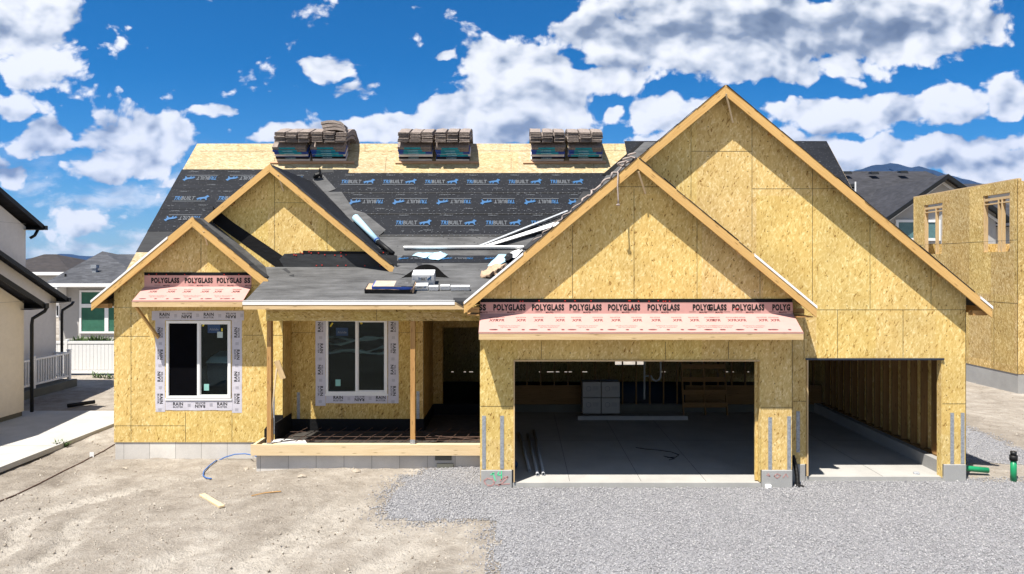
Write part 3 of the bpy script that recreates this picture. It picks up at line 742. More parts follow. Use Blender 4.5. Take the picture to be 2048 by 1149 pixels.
# metal drip edges
def rake_drip(xa, za, x0, x1, y0, m='drip', nm='drip_edge'):
    z = lambda x: za-SL*abs(x-xa)
    b = MB(); b.xz([[(x0, z(x0)+.012), (x1, z(x1)+.012), (x1, z(x1)-.035), (x0, z(x0)-.035)]], y0-.012, y0-.002)
    b.slab([(x0,y0-.012,z(x0)+.018),(x1,y0-.012,z(x1)+.018),(x1,y0+.07,z(x1)+.018),(x0,y0+.07,z(x0)+.018)], .004)
    return part(b, nm, m)
rake_drip(XG, ZG, -1.09, .06, 13.592); rake_drip(XG, ZG, 4.55, 5.77, 13.592); rake_drip(XL, ZL, -9.93, -8.15, 16.192); rake_drip(XB, ZB, 9.2, 9.45, 13.992)
for (xa, za, x0, x1, y0) in [(XB,ZB,XG+.1,XB-.02,13.992),(XB,ZB,XB+.02,9.1,13.992),(XG,ZG,XG+.02,4.5,13.592),(XG,ZG,.1,XG-.02,13.592),(XM,ZM,XM+.05,-3.1,16.792),(XL,ZL,XL+.05,-5.9,16.192)]:
    z = lambda x: za-SL*abs(x-xa)
    n = 9; b = MB(); pr = None
    for i in range(n):
        a = x0+(x1-x0)*i/n; c = x0+(x1-x0)*(i+1)/n; h = .006+.02*random.random()
        b.slab([(a,y0-.01-.012*random.random(),z(a)+h),(c,y0-.01,z(c)+h),(c,y0+.3,z(c)+h),(a,y0+.3,z(a)+h)], .008)
    part(b, 'felt_edge', 'feltd')
part(MB().box(-5.95, -1.40, 15.005, 15.015, 3.475, 3.545).box(-5.95, -1.40, 15.015, 15.12, 3.562, 3.568), 'porch_drip_edge', 'drip')
part(MB().slab([(-1.42,15.01,3.545),(-1.02,15.01,3.545),(-1.05,15.2,3.62),(-1.45,15.2,3.62)], .004).slab([(-1.40,15.002,3.54),(-1.22,15.002,3.54),(-1.22,15.003,3.44)],.004), 'loose_felt_corner', 'feltd')
part(MB().beam((-5.94,15.035,3.455), (-1.06,15.035,3.455), .038, .16), 'porch_fascia', 'fascia')
# eave end boards (right end of big gable, left end of left gable)
def tails(x0, x1, y0, y1, z0, sgn):
    part(MB().beam((x0, y0+.05, z0), (x1, y0+.05, z0), .038, .10), 'eave_return', 'post')
part(MB().beam((9.12,14.10,3.36),(9.40,14.10,3.36),.04,.10).beam((9.12,14.22,3.36),(9.40,14.22,3.36),.04,.10).box(9.395,9.425,14.05,17.3,3.33,3.49), 'eave_return', 'post')
part(MB().beam((-9.88,16.30,3.38),(-9.575,16.30,3.38),.04,.10).beam((-9.88,16.42,3.38),(-9.575,16.42,3.38),.04,.10).box(-9.905,-9.875,16.26,18.0,3.34,3.5), 'eave_return', 'post')
part(MB().beam((5.43,14.1,3.40),(5.72,14.1,3.40),.04,.10).box(5.42,5.72,13.66,14.29,3.30,3.32), 'eave_return', 'post')
part(MB().beam((-1.05,13.75,3.44),(-.8,13.75,3.44),.04,.10).box(-1.04,-.80,13.66,15.0,3.34,3.36), 'eave_return', 'post')
# lookout blocks under the barges
def lookouts(xa, za, xs_, y0, y1):
    for x in xs_:
        s = 1 if x > xa else -1; z = za-SL*abs(x-xa)-.09
        part(MB().beam((x, y0+.04, z-.02), (x, y1, z-.02), .085, .038, (-s*SL, 0, 1) if False else (s*.64, 0, .77)), 'lookout', 'post')
lookouts(XB, ZB, (5.1, 6.15, 7.35, 8.55, 3.1), 13.99, DB); lookouts(XG, ZG, (-.4, .75, 4.35, 5.3, 1.4), 13.59, DA)
lookouts(XM, ZM, (-4.9, -3.8, -7.0), 16.79, DW); lookouts(XL, ZL, (-9.3, -8.75, -8.2, -6.5), 16.19, DL)
# hanging lath strips at the gable tops
for (a, c, d0, d1) in [((1452,188),(1466,246),13.97,14.26), ((1277,344),(1291,388),13.58,13.88), ((556,350),(567,383),16.78,17.08), ((407,463),(415,491),16.18,16.47)]:
    part(MB().beam(P(*a, d0), P(*c, d1-.02), .035, .008, (0,1,0)), 'lath_strip', 'pine')
# --- seams between sheathing sheets
def seams(par, y, segs, wd=.007):
    b = MB()
    for (x0, z0, x1, z1) in segs:
        if x0 == x1: b.box(x0-wd/2, x0+wd/2, y-.003, y, z0, z1)
        else: b.box(x0, x1, y-.0025, y, z0-wd/2, z0+wd/2)
    part(b, 'sheet_seams', 'black', par)
def pz_(l, D): return [( (a-1040)*D/FP, CH-(b_-535)*D/FP, (c-1040)*D/FP, CH-(d-535)*D/FP) for (a, b_, c, d) in l]
seams(wB, DB, pz_([(1382,245,1382,398),(1504,237,1504,475),(1625,330,1625,618),(1740,420,1740,618),(1862,520,1862,618),(1383,303,1504,303),(1504,378,1690,378),(1618,620,1931,620),(1675,620,1675,716),(1806,620,1806,716),(1885,808,1931,808),(1608,640,1608,716),(1586,803,1612,803)], DB))
seams(wA, DA, pz_([(1145,452,1145,597),(1268,378,1268,597),(1394,420,1394,597),(1520,520,1520,597),(1022,555,1022,597),(1225,374,1330,374),(1083,684,1083,718),(1331,684,1331,718),(1457,684,1457,718),(961,813,1026,813),(1521,815,1584,815)], DA))
seams(wL, DL, pz_([(262,620,262,884),(402,478,402,545),(371,826,371,884),(464,826,464,884),(228,852,370,852),(228,615,262,615),(228,673,300,673),(487,671,527,671),(540,671,566,671),(545,640,545,700)], DL))
seams(wP, DW, pz_([(583,666,631,666),(800,666,846,666),(684,812,684,838)], DW))
seams(wM, DW, pz_([(549,345,549,505),(654,435,654,505),(549,406,625,406)], DW))
# corner edge boards
for (x, z0, z1, y) in [(5.405,.26,3.3,DA), (9.105,.26,3.4,DB), (-5.59,.7,3.4,DL), (-2.36,.7,3.4,DW)]:
    part(MB().box(x-.004, x+.004, y-.004, y+.004, z0, z1), 'corner_edge', 'dark')
# --- flashing strips on walls above roofs
def strip(pts, y, name, m, t=.006, parent=None):
    return part(MB().xz([[(p[0], p[1]) for p in pts]], y-t, y-.0005), name, m, parent)
z1 = lambda x: ZG-SL*(x-XG)
strip([(XG-.02, z1(XG)+.03), (4.2, z1(4.2)-.01), (4.2, z1(4.2)+.06), (XG+.02, z1(XG)+.10)], DB, 'wall_flashing', 'membrane')
strip([(4.2, z1(4.2)-.01), (5.05, z1(5.05)-.01), (5.15, z1(5.15)+.09), (4.35, z1(4.35)+.17), (4.2, z1(4.2)+.06)], DB, 'wall_flashing', 'membrane', .02)
z2 = lambda x: ZL-SL*(x-XL)
strip([(-7.5, z2(-7.5)+.0), (-5.9, porch_z(DW)-.05), (-5.55,porch_z(DW)-.02), (-5.55, porch_z(DW)+.10), (-7.0, z2(-7.0)+.42), (-7.5, z2(-7.5)+.4)], DW, 'wall_flashing', 'membrane')
ps = porch_z(DW)-.02
strip([(-5.75, ps), (-3.0, ps), (-3.0, ps+.30), (-5.28, ps+.42), (-5.30, ps+.36), (-5.75, ps+.34), (-5.88, ps+.2)], DW, 'wall_flashing', 'feltd', .010)
strip([(-5.3, ps+.355), (-3.2, ps+.33), (-3.2, ps+.39), (-5.3, ps+.415)], DW-.010, 'wall_flashing', 'membrane', .008)
b = MB()
for _ in range(22):
    x = random.uniform(-5.8, -3.3); z = ps+random.choice([.06,.3,.37])+random.uniform(-.02,.02); b.box(x-.014, x+.014, DW-.024, DW-.018, z-.012, z+.012)
part(b, 'nail_caps', 'redcap')
part(MB().slab([(-3.05,16.70,porch_z(16.70)+.01),(-2.62,16.52,porch_z(16.52)+.015),(-3.02,16.85,4.32)], .006), 'felt_flap', 'felt')
# --- underlayment on the main roof
def row(x0, x1, ylo, yhi, name='underlayment_strip', m='under', up=.006, jag=0):
    Da = 17.62/(1-(535-ylo)/FP); Dc = 17.62/(1-(535-yhi)/FP); n = Vector((0,-.7071,.7071))*up
    pts = [Vector(mf(x0, Da))+n, Vector(mf(x1, Da))+n, Vector(mf(x1, Dc))+n, Vector(mf(x0, Dc))+n]
    return part(MB().slab(pts, .004), name, m)
rows = []
for i, (lo, hi) in enumerate([(427,383),(385,347)]): rows.append(row(-5.8, 3.4, lo, hi, up=.010+.004*i))
rows.append(row(-5.0, 2.6, 470, 425, up=.006))
for i, (lo, hi) in enumerate([(420,377),(379,340)]): row(-9.885, -5.0 if i else -5.81, lo, hi, up=.012+.004*i)
row(-9.885, -5.81, 464, 418, up=.008)
row(-9.88, -5.9, 505, 462, m='feltd', up=.005, name='felt_strip')
row(-4.4, 2.0, 510, 468, m='felt', up=.0035, name='felt_strip')
row(3.2, 9.40, 430, 283.5, up=.020)
for (yy, hh) in ((384,.045),(426,.045),(469,.03)):
    D = 17.62/(1-(535-yy)/FP)
    for (a, c, u) in ((-4.98, 2.6 if yy > 450 else 3.3, .030),):
        b = MB()
        for kx in np.arange(a, c, .155):
            for dd in (-.05, .05):
                if random.random() < .8:
                    q = Vector(mf(kx+random.uniform(-.02,.02), D+dd+random.uniform(-.008,.008)))+Vector((0,-.7071,.7071))*.022
                    b.slab([q+Vector((-.014,-.007,-.007)), q+Vector((.014,-.007,-.007)), q+Vector((.014,.007,.007)), q+Vector((-.014,.007,.007))], .003)
        part(b, 'lap_marks', 'roofprint')
        b = MB(); q0 = Vector(mf(a, D-.05))+Vector((0,-.7071,.7071))*.019; q1 = Vector(mf(c, D-.05))+Vector((0,-.7071,.7071))*.019
        b.beam(q0, q1, .03, .002, (0,-.7071,.7071), grain=False); part(b, 'lap_line', 'black')
# lettering of the underlayment
WOLF = [(0,.30),(.06,.42),(.20,.52),(.42,.58),(.60,.62),(.72,.78),(.76,.95),(.82,.84),(.90,.80),(1.0,.66),(.92,.60),(.86,.52),(.84,.34),(.90,.10),(.82,.08),(.74,.28),(.62,.34),(.46,.30),(.42,.08),(.34,.08),(.36,.28),(.26,.30),(.18,.12),(.08,.06),(.14,.26)]
def logo(bw, bb, o, u, v, wd, h, clip=None):
    """TRI (blue) BUILT (grey) and the running wolf; o = centre"""
    o = Vector(o); u = Vector(u); v = Vector(v)
    bb.text('TRI', o-u*wd*.385, u, v, h, wd*.19, .03, .12)
    bw.text('BUILT', o-u*wd*.085, u, v, h, wd*.37, .03, .0)
    bb.face([o+u*(wd*.15+a*wd*.34)+v*((c-.42)*h*1.75) for a, c in WOLF])
    bw.face([o-u*wd*.48-v*h*.95, o+u*wd*.42-v*h*.95, o+u*wd*.42-v*h*.80, o-u*wd*.48-v*h*.80])
UX = Vector((1,0,0)); VU = Vector((0,.7071,.7071)); NN = Vector((0,-.7071,.7071))
def rowtext(xlist, ypx, inv, x0, x1, up=.026, small=True):
    bw, bb = MB(), MB()
    for px in xlist:
        o = mainP(px, ypx, up)
        if not (x0 < o.x-.5 and o.x+.5 < x1): continue
        s = -1 if inv else 1
        logo(bw, bb, o, UX*s, VU*s, 1.0, .15)
        if small:
            bw.text('TRIBUILT', o+UX*.42-VU*.30, UX*s, VU*s, .045, .26, .01, .2)
            bw.text('TRIBUILT', o-UX*.30+VU*.30, UX*s, VU*s, .045, .26, .01, .2)
            for k in range(5): q = o+UX*random.uniform(-.6,.6)+VU*random.choice([-.34,.36,.30]); bw.face([q, q+UX*.07, q+UX*.07+VU*.015, q+VU*.015])
    if bw.V: part(bw, 'printed_letters', 'roofprint', recalc=False); part(bb, 'printed_emblem', 'blueprint', recalc=False)
rowtext([716+83.5*k for k in range(8)], 365, False, -5.2, 2.95)
rowtext([733+87.5*k for k in range(8)], 405, True, -5.0, 2.4)
rowtext([737.+90*k for k in range(8)], 447, False, -4.2, 1.55)
rowtext([401-84, 401, 487, 573], 358, True, -9.9, -5.6)
rowtext([383-86, 383, 471], 398, False, -9.9, -7.0)
rowtext([366-90, 366, 456], 438, True, -9.9, -7.6)
rowtext([1658, 1575], 301, False, 5, 9.5); rowtext([1690, 1605], 340, True, 5, 9.5)
# valley membranes
def quadmain(pxs, m, up, name='valley_membrane', t=.004):
    return part(MB().slab([mainP(a, c, up) for a, c in pxs], t), name, m)
quadmain([(1287,286),(1330,286),(1300,320),(1160,450),(1150,440),(1213,352)], 'felt', .030)
quadmain([(1280,287),(1288,286),(1218,352),(1204,352)], 'membrane', .036)
quadmain([(1166,385),(1205,385),(1130,455),(1080,500),(1045,500),(1085,462),(1135,430)], 'feltd', .034)
quadmain([(625,362),(645,350),(672,380),(656,386),(684,386),(708,422),(730,428),(772,462),(758,474),(775,500),(748,500),(690,430)], 'felt', .032)
quadmain([(641,341),(667,341),(668,346),(641,347)], 'feltd', .02)
# dark underlayment strip lying on the porch roof behind the tools
q = [porchP(790,527,.010), porchP(1052,526,.010), porchP(1046,512,.010), porchP(806,512,.010)]
part(MB().slab(q, .004), 'underlayment_strip', 'under')
bw, bb = MB(), MB(); PU = Vector((0,.938,.347)); 
for px in (828, 915, 1000): logo(bw, bb, porchP(px, 518.5, .020), -UX, -PU, .84, .10)
part(bw, 'printed_letters', 'roofprint', recalc=False); part(bb, 'printed_emblem', 'blueprint', recalc=False)
# faint print and dark blotches on the middle gable slope
# porch roof scraps
part(MB().slab([porchP(565,539,.006), porchP(572,537,.006), porchP(581,546,.012), porchP(577,547,.006)], .003).slab([porchP(578,552,.008), porchP(588,550,.02), porchP(588,554,.006)], .003), 'felt_scrap', 'feltd')
part(MB().slab([porchP(832,527,.012), porchP(842,527,.012), porchP(862,550,.012), porchP(852,552,.012)], .004), 'felt_scrap', 'feltd')
b = MB()
for _ in range(26): 
    q = porchP(random.uniform(720,1000), random.uniform(528,596), .006) if _ > 12 else mainP(random.uniform(790,1010), random.uniform(474,496), .016)
    b.slab([q, q+Vector((.04*random.random()+.01,0,0)), q+Vector((.03,.03*random.random()+.01,.004))], .004)
part(b, 'roof_debris', 'dark')
# --- ridge edge sheet joints
b = MB()
for px in (545, 770, 1022, 1188): b.beam(mainP(px, 344, .003), mainP(px+ (1040-px)*.01, 316, .003), .008, .002, NN, grain=False)
for px in (600, 730, 895, 1020, 1230): b.beam(mainP(px, 304, .003), mainP(px, 289, .003), .008, .002, NN, grain=False)
b.beam(mainP(400, 303, .003), mainP(1270, 302, .003), .008, .002, NN, grain=False)
part(b, 'roof_sheet_seams', 'dark')
part(MB().beam((XRL+.022,16.75,main_z(16.75)-.075),(XRL+.022,DR,ZR-.075),.03,.08,NN), 'rake_board', 'pine')

# --- pent roofs with pink membrane
def pent(x0, x1, D, p, zw, ze_, zf, zt, zb0, name, words, xl, small, txtw, wall):
    root = part(MB().slab([(x0,D-.004,zw),(x1,D-.004,zw),(x1,D-p,ze_),(x0,D-p,ze_)], .02), name, 'fascia')
    ms = MB(); ms.slab([(x0-.004,D-.006,zw+.006),(x1+.004,D-.006,zw+.006),(x1+.004,D-p-.012,ze_+.006),(x0-.004,D-p-.012,ze_+.006)], .004)
    ms.box(x0, x1, D-.012, D-.004, zw, zt); ms.box(x0-.004, x1+.004, D-p-.043, D-p-.040, ze_-.02, ze_+.0)
    part(ms, 'pink_membrane', 'pink', root)
    part(MB().box(x0, x1-.01, D-.016, D-.003, zt, zb0), 'black_termination_strip', 'membrane', root)
    part(MB().beam((x0,D-p-.02,(ze_+zf)/2-.005),(x1,D-p-.02,(ze_+zf)/2-.005),.038,ze_-zf-.012), 'fascia_board', 'fascia', root)
    part(MB().box(x0, x1, D-p+.01, D-.01, zf+.005, zf+.02), 'soffit_board', 'osb_tan', root)
    bk, br = MB(), MB(); sl = Vector((0, p, zw-ze_)).normalized(); nrm = Vector((0,-sl.z,sl.y))
    for (px, t) in words:
        x = (px-1040)*D/FP
        bk.text(t, (x, D-.0145, zt-(zt-zw)*.44), UX, (0,0,1), .112, txtw*len(t)/9, .06)
        br.text('MAPEI', (x+.03, D-.0145, zw+.03), UX, (0,0,1), .035, .15, .02)
        for s_ in (-1, 1): br.face([(x+s_*.25, D-.014, zw+.035), (x+s_*.12, D-.014, zw+.035), (x+s_*.12, D-.014, zw+.042), (x+s_*.25, D-.014, zw+.042)])
        for k, xo in enumerate((-.22, .20)):
            o = Vector((x+xo+.03, D-p, ze_))+sl*(sl_len*.66 if False else math.hypot(p, zw-ze_)*.62)+nrm*.012
            if x0+.2 < o.x < x1-.2: br.text('XFR', o, UX, sl, .075, .19, .03, .15); br.text('POLYSTICK', o+sl*.09, UX, sl, .028, .20, .01)
        o = Vector((x, D-p, ze_))+sl*(math.hypot(p, zw-ze_)*.32)+nrm*.012
        if x0+.3 < o.x < x1-.3:
            br.text('Self-Adhered Tile Underlayment', o, UX, sl, .028, .42, .0); br.text('High-Temp Underlayment', o-sl*.045, UX, sl, .028, .34, .0)
        for xo in (-.30, 0.0, .27):
            o = Vector((x+xo, D-p, ze_))+sl*(math.hypot(p, zw-ze_)*.11)+nrm*.012
            if x0+.1 < o.x < x1-.1:
                n = 10; rx = .09 if xo < -.1 else .035
                br.face([o+UX*rx*math.cos(6.28*k/n)+sl*.022*math.sin(6.28*k/n) for k in range(n)])
    part(bk, 'black_lettering', 'black', root, recalc=False); part(br, 'red_lettering', 'redprint', root, recalc=False)
    b = MB()
    for _ in range(int((x1-x0)*3.2)):
        x = random.uniform(x0+.1, x1-.1); z = random.choice([zt+.02, zt+.03, zw+.1]); b.box(x-.012, x+.012, D-.021, D-.0165, z-.01, z+.01)
    part(b, 'nail_caps', 'redcap', root)
    return root
pent(-.786, 5.412, DA, .50, 3.357, 3.035, 2.894, 3.585, 3.655, 'garage_pent_roof',
     [(965,'SS'),(1019,'POLYGLASS'),(1096,'POLYGLASS'),(1171,'POLYGLASS'),(1248,'POLYGLASS'),(1327,'POLYGLASS'),(1403,'POLYG'),(1435,'GLASS'),(1496,'POLYGLASS'),(1562,'POLYG')], 0, 0, .64, wA)
part(MB().box(5.405, 5.412, DA-.45, DA-.01, 3.0, 3.1), 'end_block', 'fascia')
pent(-8.85, -6.33, DL, .50, 3.82, 3.515, 3.375, 4.09, 4.16, 'window_pent_roof',
     [(331,'POLYGLASS'),(398,'POLYGLASS'),(459,'POLYGLAS'),(495,'SS')], 0, 0, .66, wL)
# braces below the window pent
part(MB().beam((-8.80, 16.05, 3.37), (-8.50, 16.46, 2.62), .038, .09, (0,-1,0)), 'pent_brace', 'barge')
part(MB().beam((-8.72, 16.10, 3.37), (-8.60, 16.30, 3.05), .038, .14, (1,0,0)), 'pent_brace', 'fascia') if False else None
# --- porch: form boards, beam, posts
part(MB().beam((-5.86,15.25,.300),(-.80,15.25,.300),.04,.235), 'form_board', 'pine')
part(MB().box(-5.84,-5.78,15.27,15.9,.19,.41), 'form_board', 'pine')
part(MB().box(-5.66,-.80,15.28,15.43,.375,.405), 'sand_ledge', 'pine')
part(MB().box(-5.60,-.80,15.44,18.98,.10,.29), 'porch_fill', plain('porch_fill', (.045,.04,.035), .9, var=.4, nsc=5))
part(MB().slab([(-5.60,15.44,.405),(-4.7,15.44,.405),(-4.9,15.95,.35),(-5.58,16.05,.35)], .02), 'foam_offcut', 'card')
# membrane around the foot of the porch walls
part(MB().box(-5.60,-5.575,15.98,DW,.25,.72).box(-5.60,-2.33,DW-.02,DW-.002,.25,.58).box(-2.35,-2.335,DW-.02,18.98,.25,.58).box(-2.34,-.80,18.96,18.99,.25,.58).box(-.81,-.797,15.5,18.97,.25,.60), 'base_membrane', 'membrane')
part(MB().xz([[(-5.96+.15,.26),(-5.6,.26),(-5.6,.86),(-5.81,.60)]], 15.9, 15.92).box(-5.78,-5.59,DL-.015,DL-.003,.25,.80), 'base_membrane', 'membrane')
part(MB().box(-5.56,-.797,15.33,15.47,3.105,3.425), 'porch_beam', 'osb_h')
seams(H, 15.33, [(-3.14,3.105,-3.14,3.42)])
part(MB().beam((-5.50,15.40,.44),(-5.50,15.40,3.10),.09,.14,(0,1,0)), 'porch_post', 'post'); part(MB().beam((-2.355,15.40,.46),(-2.355,15.40,3.10),.10,.10,(0,1,0)), 'porch_post', 'post')
for x in (-5.50, -2.355): part(MB().box(x-.055,x+.055,15.335,15.345,.40,.50).box(x-.02,x+.02,15.38,15.42,.29,.46), 'post_bracket', 'steel')
part(MB().beam((-5.36,15.42,2.22),(-5.22,15.44,1.82),.12,.03,(0,1,0)), 'scrap_block', 'fascia')
part(MB().beam((-5.36,15.42,2.05),(-5.47,15.36,.95),.03,.03,(0,1,0)), 'temporary_brace', 'pine')
# steel straps
for (px, y0, y1, D) in [(968,832,938,DA),(1004,832,938,DA),(1540,835,940,DA),(1578,833,940,DA),(1596,823,905,DB),(1904,826,928,DB),(1925,826,928,DB),(546,793,868,DL),(597,785,838,DW),(836,783,838,DW)]:
    a = P(px, y0, D); c = P(px, y1, D)
    part(MB().box(a.x-.037, a.x+.037, D-.008, D-.003, c.z, a.z), 'steel_strap', 'steel')
# spray paint on the piers
b = MB()
for pts in ([(985,946),(988,952),(991,962)],[(981,950),(989,946)],[(998,944),(995,950),(1003,951)],[(1003,942),(1003,960)]):
    for p, q in zip(pts, pts[1:]): b.beam(P(*p, DA-.032), P(*q, DA-.032), .022, .004, (0,1,0), grain=False)
part(b, 'green_paint_marks', 'sprayg')
b = MB()
def loopmarks(pts, wd=.03):
    for p, q in zip(pts, pts[1:]): b.beam(P(*p, DA-.0325), P(*q, DA-.0325), wd, .003, (0,1,0), grain=False)
loopmarks([(972,970),(968,962),(975,957),(985,959),(989,966),(983,972),(974,971)]); loopmarks([(996,972),(1006,965),(1016,954),(1008,955),(1000,963)]); loopmarks([(990,970),(1020,968)], .02)
loopmarks([(1533,950),(1540,953),(1536,947)], .02); loopmarks([(1548,952),(1554,957),(1561,951),(1554,948),(1548,953)], .02); loopmarks([(1566,956),(1572,948),(1576,955)], .02)
part(b, 'red_paint_marks', 'sprayr')
# --- windows
def window(x0, x1, z0, z1, D, lab, stick):
    r = part(MB().xz([[(x0,z0),(x1,z0),(x1,z1),(x0,z1)],[(x0+.06,z0+.06),(x1-.06,z0+.06),(x1-.06,z1-.06),(x0+.06,z1-.06)]], D-.03, D+.06), 'window', 'vinyl', bev=.004, label=lab)
    mx = (x0+x1)/2
    part(MB().box(mx-.03, mx+.03, D-.022, D+.04, z0+.06, z1-.06), 'mullion', 'vinyl', r)
    part(MB().xz([[(mx+.03,z0+.06),(x1-.06,z0+.06),(x1-.06,z1-.06),(mx+.03,z1-.06)],[(mx+.05,z0+.085),(x1-.085,z0+.085),(x1-.085,z1-.085),(mx+.05,z1-.085)]], D+.0, D+.03), 'sash', 'vinyl', r)
    part(MB().box(mx, x1-.05, D+.018, D+.022, z0+.05, z1-.05), 'glass_pane', 'glass', r)
    part(MB().box(x0+.05, mx, D+.028, D+.032, z0+.05, z1-.05), 'glass_pane', 'glass', r)
    b = MB(); b.box(x0-.02, x1+.02, D-.024, D-.004, z0-.045, z0-.001); part(b, 'nail_flange', 'vinyl', r)
    return r
w1 = window(wx0, wx1, wz0, wz1, DL, 'white sliding window under the pink membrane canopy', 0)
w2 = window(vx0, vx1, wz0, wz1, DW, 'white sliding window in the shade of the porch', 0)
part(MB().box(wx0+.062, (wx0+wx1)/2-.03, DL+.012, DL+.014, wz0+.062, wz1-.062), 'insect_screen', 'screen', w1)
def sticker(px, py, wpx, hpx, D, m, par, nm='sticker', rot=0):
    o = P(px, py, D); s = D/FP; u = Vector((math.cos(rot),0,math.sin(rot))); v = Vector((-math.sin(rot),0,math.cos(rot)))
    part(MB().beam(o-v*hpx*s/2, o+v*hpx*s/2, wpx*s, .002, (0,1,0), grain=False), nm, m, par)
M['stk_teal'] = plain('pale_teal_sticker', (.25,.50,.46), .6); M['stk_y'] = plain('yellow_tape', (.62,.50,.05), .6); M['stk_b'] = plain('blue_sticker', (.02,.05,.12), .5); M['stk_w'] = plain('pale_sticker', (.42,.50,.48), .6)
D1 = DL+.016; D2 = DW+.016
sticker(440,670,11,12,D1,'stk_w',w1); sticker(413,775,10,13,D1,'stk_teal',w1); sticker(407,650,3,7,D1,'stk_y',w1,'yellow_tape',-.5); sticker(444,660,3,6,D1,'stk_y',w1,'yellow_tape')
sticker(428,658,25,17,D1+.001,'stk_b',w1); sticker(684,664,24,16,D2+.012-.004,'stk_b',w2)
sticker(676,766,10,13,D2+.008,'stk_teal',w2); sticker(663,650,3,9,D2+.008,'stk_y',w2,'yellow_tape',-.6); sticker(722,645,4,8,D2-.002,'stk_y',w2,'yellow_tape',.4)
b = MB(); b.text('Alside', P(428,659,D1-.003), UX, (0,0,1), .055, .22, .01); part(b, 'sticker_lettering', 'greyprint', w1, recalc=False)
b = MB(); b.text('Alside', P(684,665,D2+.003), UX, (0,0,1), .055, .22, .01); part(b, 'sticker_lettering', 'greyprint', w2, recalc=False)
# wraps: (px box) strips with RAIN BUSTER print
def wrapstrips(rects, D, par):
    for (a, t, c, bt, vert) in rects:
        p = P(a, t, D); q = P(c, bt, D); th = .004 if vert else .007
        # slightly wavy tape
        b = MB(); n = 12
        if vert:
            zs_ = [p.z+(q.z-p.z)*i/n for i in range(n+1)]; xa = [p.x+random.uniform(-.006,.006) for _ in zs_]; xb = [q.x+random.uniform(-.006,.006) for _ in zs_]
            lp = [(x, z) for x, z in zip(xa, zs_)]+[(x, z) for x, z in zip(xb, zs_)][::-1]
        else:
            xs_ = [p.x+(q.x-p.x)*i/n for i in range(n+1)]; za = [p.z+random.uniform(-.006,.006) for _ in xs_]; zb = [q.z+random.uniform(-.006,.006) for _ in xs_]
            lp = [(x, z) for x, z in zip(xs_, za)]+[(x, z) for x, z in zip(xs_, zb)][::-1]
        b.xz([lp], D-th, D-.0015); part(b, 'flashing_tape', 'wrap', par)
        L = abs(q.z-p.z) if vert else abs(q.x-p.x); bk, bg_ = MB(), MB(); s = .30; k = 0
        while s < L-.1:
            inv = k % 2
            if vert: o = Vector(((p.x+q.x)/2, D-th-.002, p.z-s)); u = Vector((0,0,1)) if not inv else Vector((0,0,-1)); v = Vector((-1,0,0)) if not inv else Vector((1,0,0))
            else: o = Vector((p.x+s, D-th-.002, (p.z+q.z)/2)); u = UX if not inv else -UX; v = Vector((0,0,1)) if not inv else Vector((0,0,-1))
            bk.text('RAIN', o+v*.028, u, v, .072, .235, .03); bk.text('BUSTER', o-v*.045, u, v, .040, .235, .01)
            o2 = o+(Vector((0,0,-.26)) if vert else Vector((.26,0,0)))
            if s+.3 < L: 
                for j in range(4): bg_.face([o2-u*.035+v*(.02*j-.04), o2+u*.035+v*(.02*j-.04), o2+u*.035+v*(.02*j-.03), o2-u*.035+v*(.02*j-.03)])
            s += .52; k += 1
        if bk.V: part(bk, 'tape_lettering', 'black', par, recalc=False)
        if bg_.V: part(bg_, 'tape_print', plain('faint_print', (.33,.32,.36), .6, var=0), par, recalc=False)
wrapstrips([(311,640,330,824,1),(464,640,484,826,1),(331,800,465,821,0),(304,622,488,641,0)], DL, w1)
wrapstrips([(631,630,651,812,1),(776,630,797,807,1),(652,788,775,807,0)], DW, w2)
# dim rooms behind the panes
# ================================================================ things inside
# bin put behind the left window in place of a street reflection
br = empty('wheeled_bin', (-7.30, 17.35, .15), 'dark wheeled bin with pale lid placed behind the left window in place of a reflection', 'bin')
b = MB(); b.hexa([(-7.57,17.1,.15),(-7.06,17.1,.15),(-7.06,17.6,.15),(-7.57,17.6,.15),(-7.63,17.02,1.95),(-7.0,17.02,1.95),(-7.0,17.68,1.95),(-7.63,17.68,1.95)]); b.build('bin_body', M['bin'], br, bev=.03)
b = MB(); b.hexa([(-7.66,16.98,1.95),(-6.98,16.98,1.95),(-6.98,17.7,1.95),(-7.66,17.7,1.95),(-7.55,17.1,2.10),(-7.1,17.1,2.10),(-7.1,17.6,2.18),(-7.55,17.6,2.18)]); b.build('bin_lid', M['card'], br, bev=.03)
for j, (z0, yy) in enumerate(((2.42,18.2),(2.30,18.0),(2.12,17.9),(2.0,18.3))):  # wavy tubes added indoors to stand in for reflections in the pane
    pts = [(-5.2+.2*k, yy+.05*math.sin(k*1.3+j), z0+.05*math.sin(k*.9+j*2)+.02*k*(j % 2)) for k in range(13)]
    tag(MB().tube(pts, [.03+.015*math.sin(k*2.1+j) for k in range(13)], 7).build('reflection_tube', M['card'], smooth=True), f'pale wavy tube added as a reflection streak in the porch window, {["topmost","second","third","lowest"][j]} of four', 'tube', 'tubes added for porch window reflections')
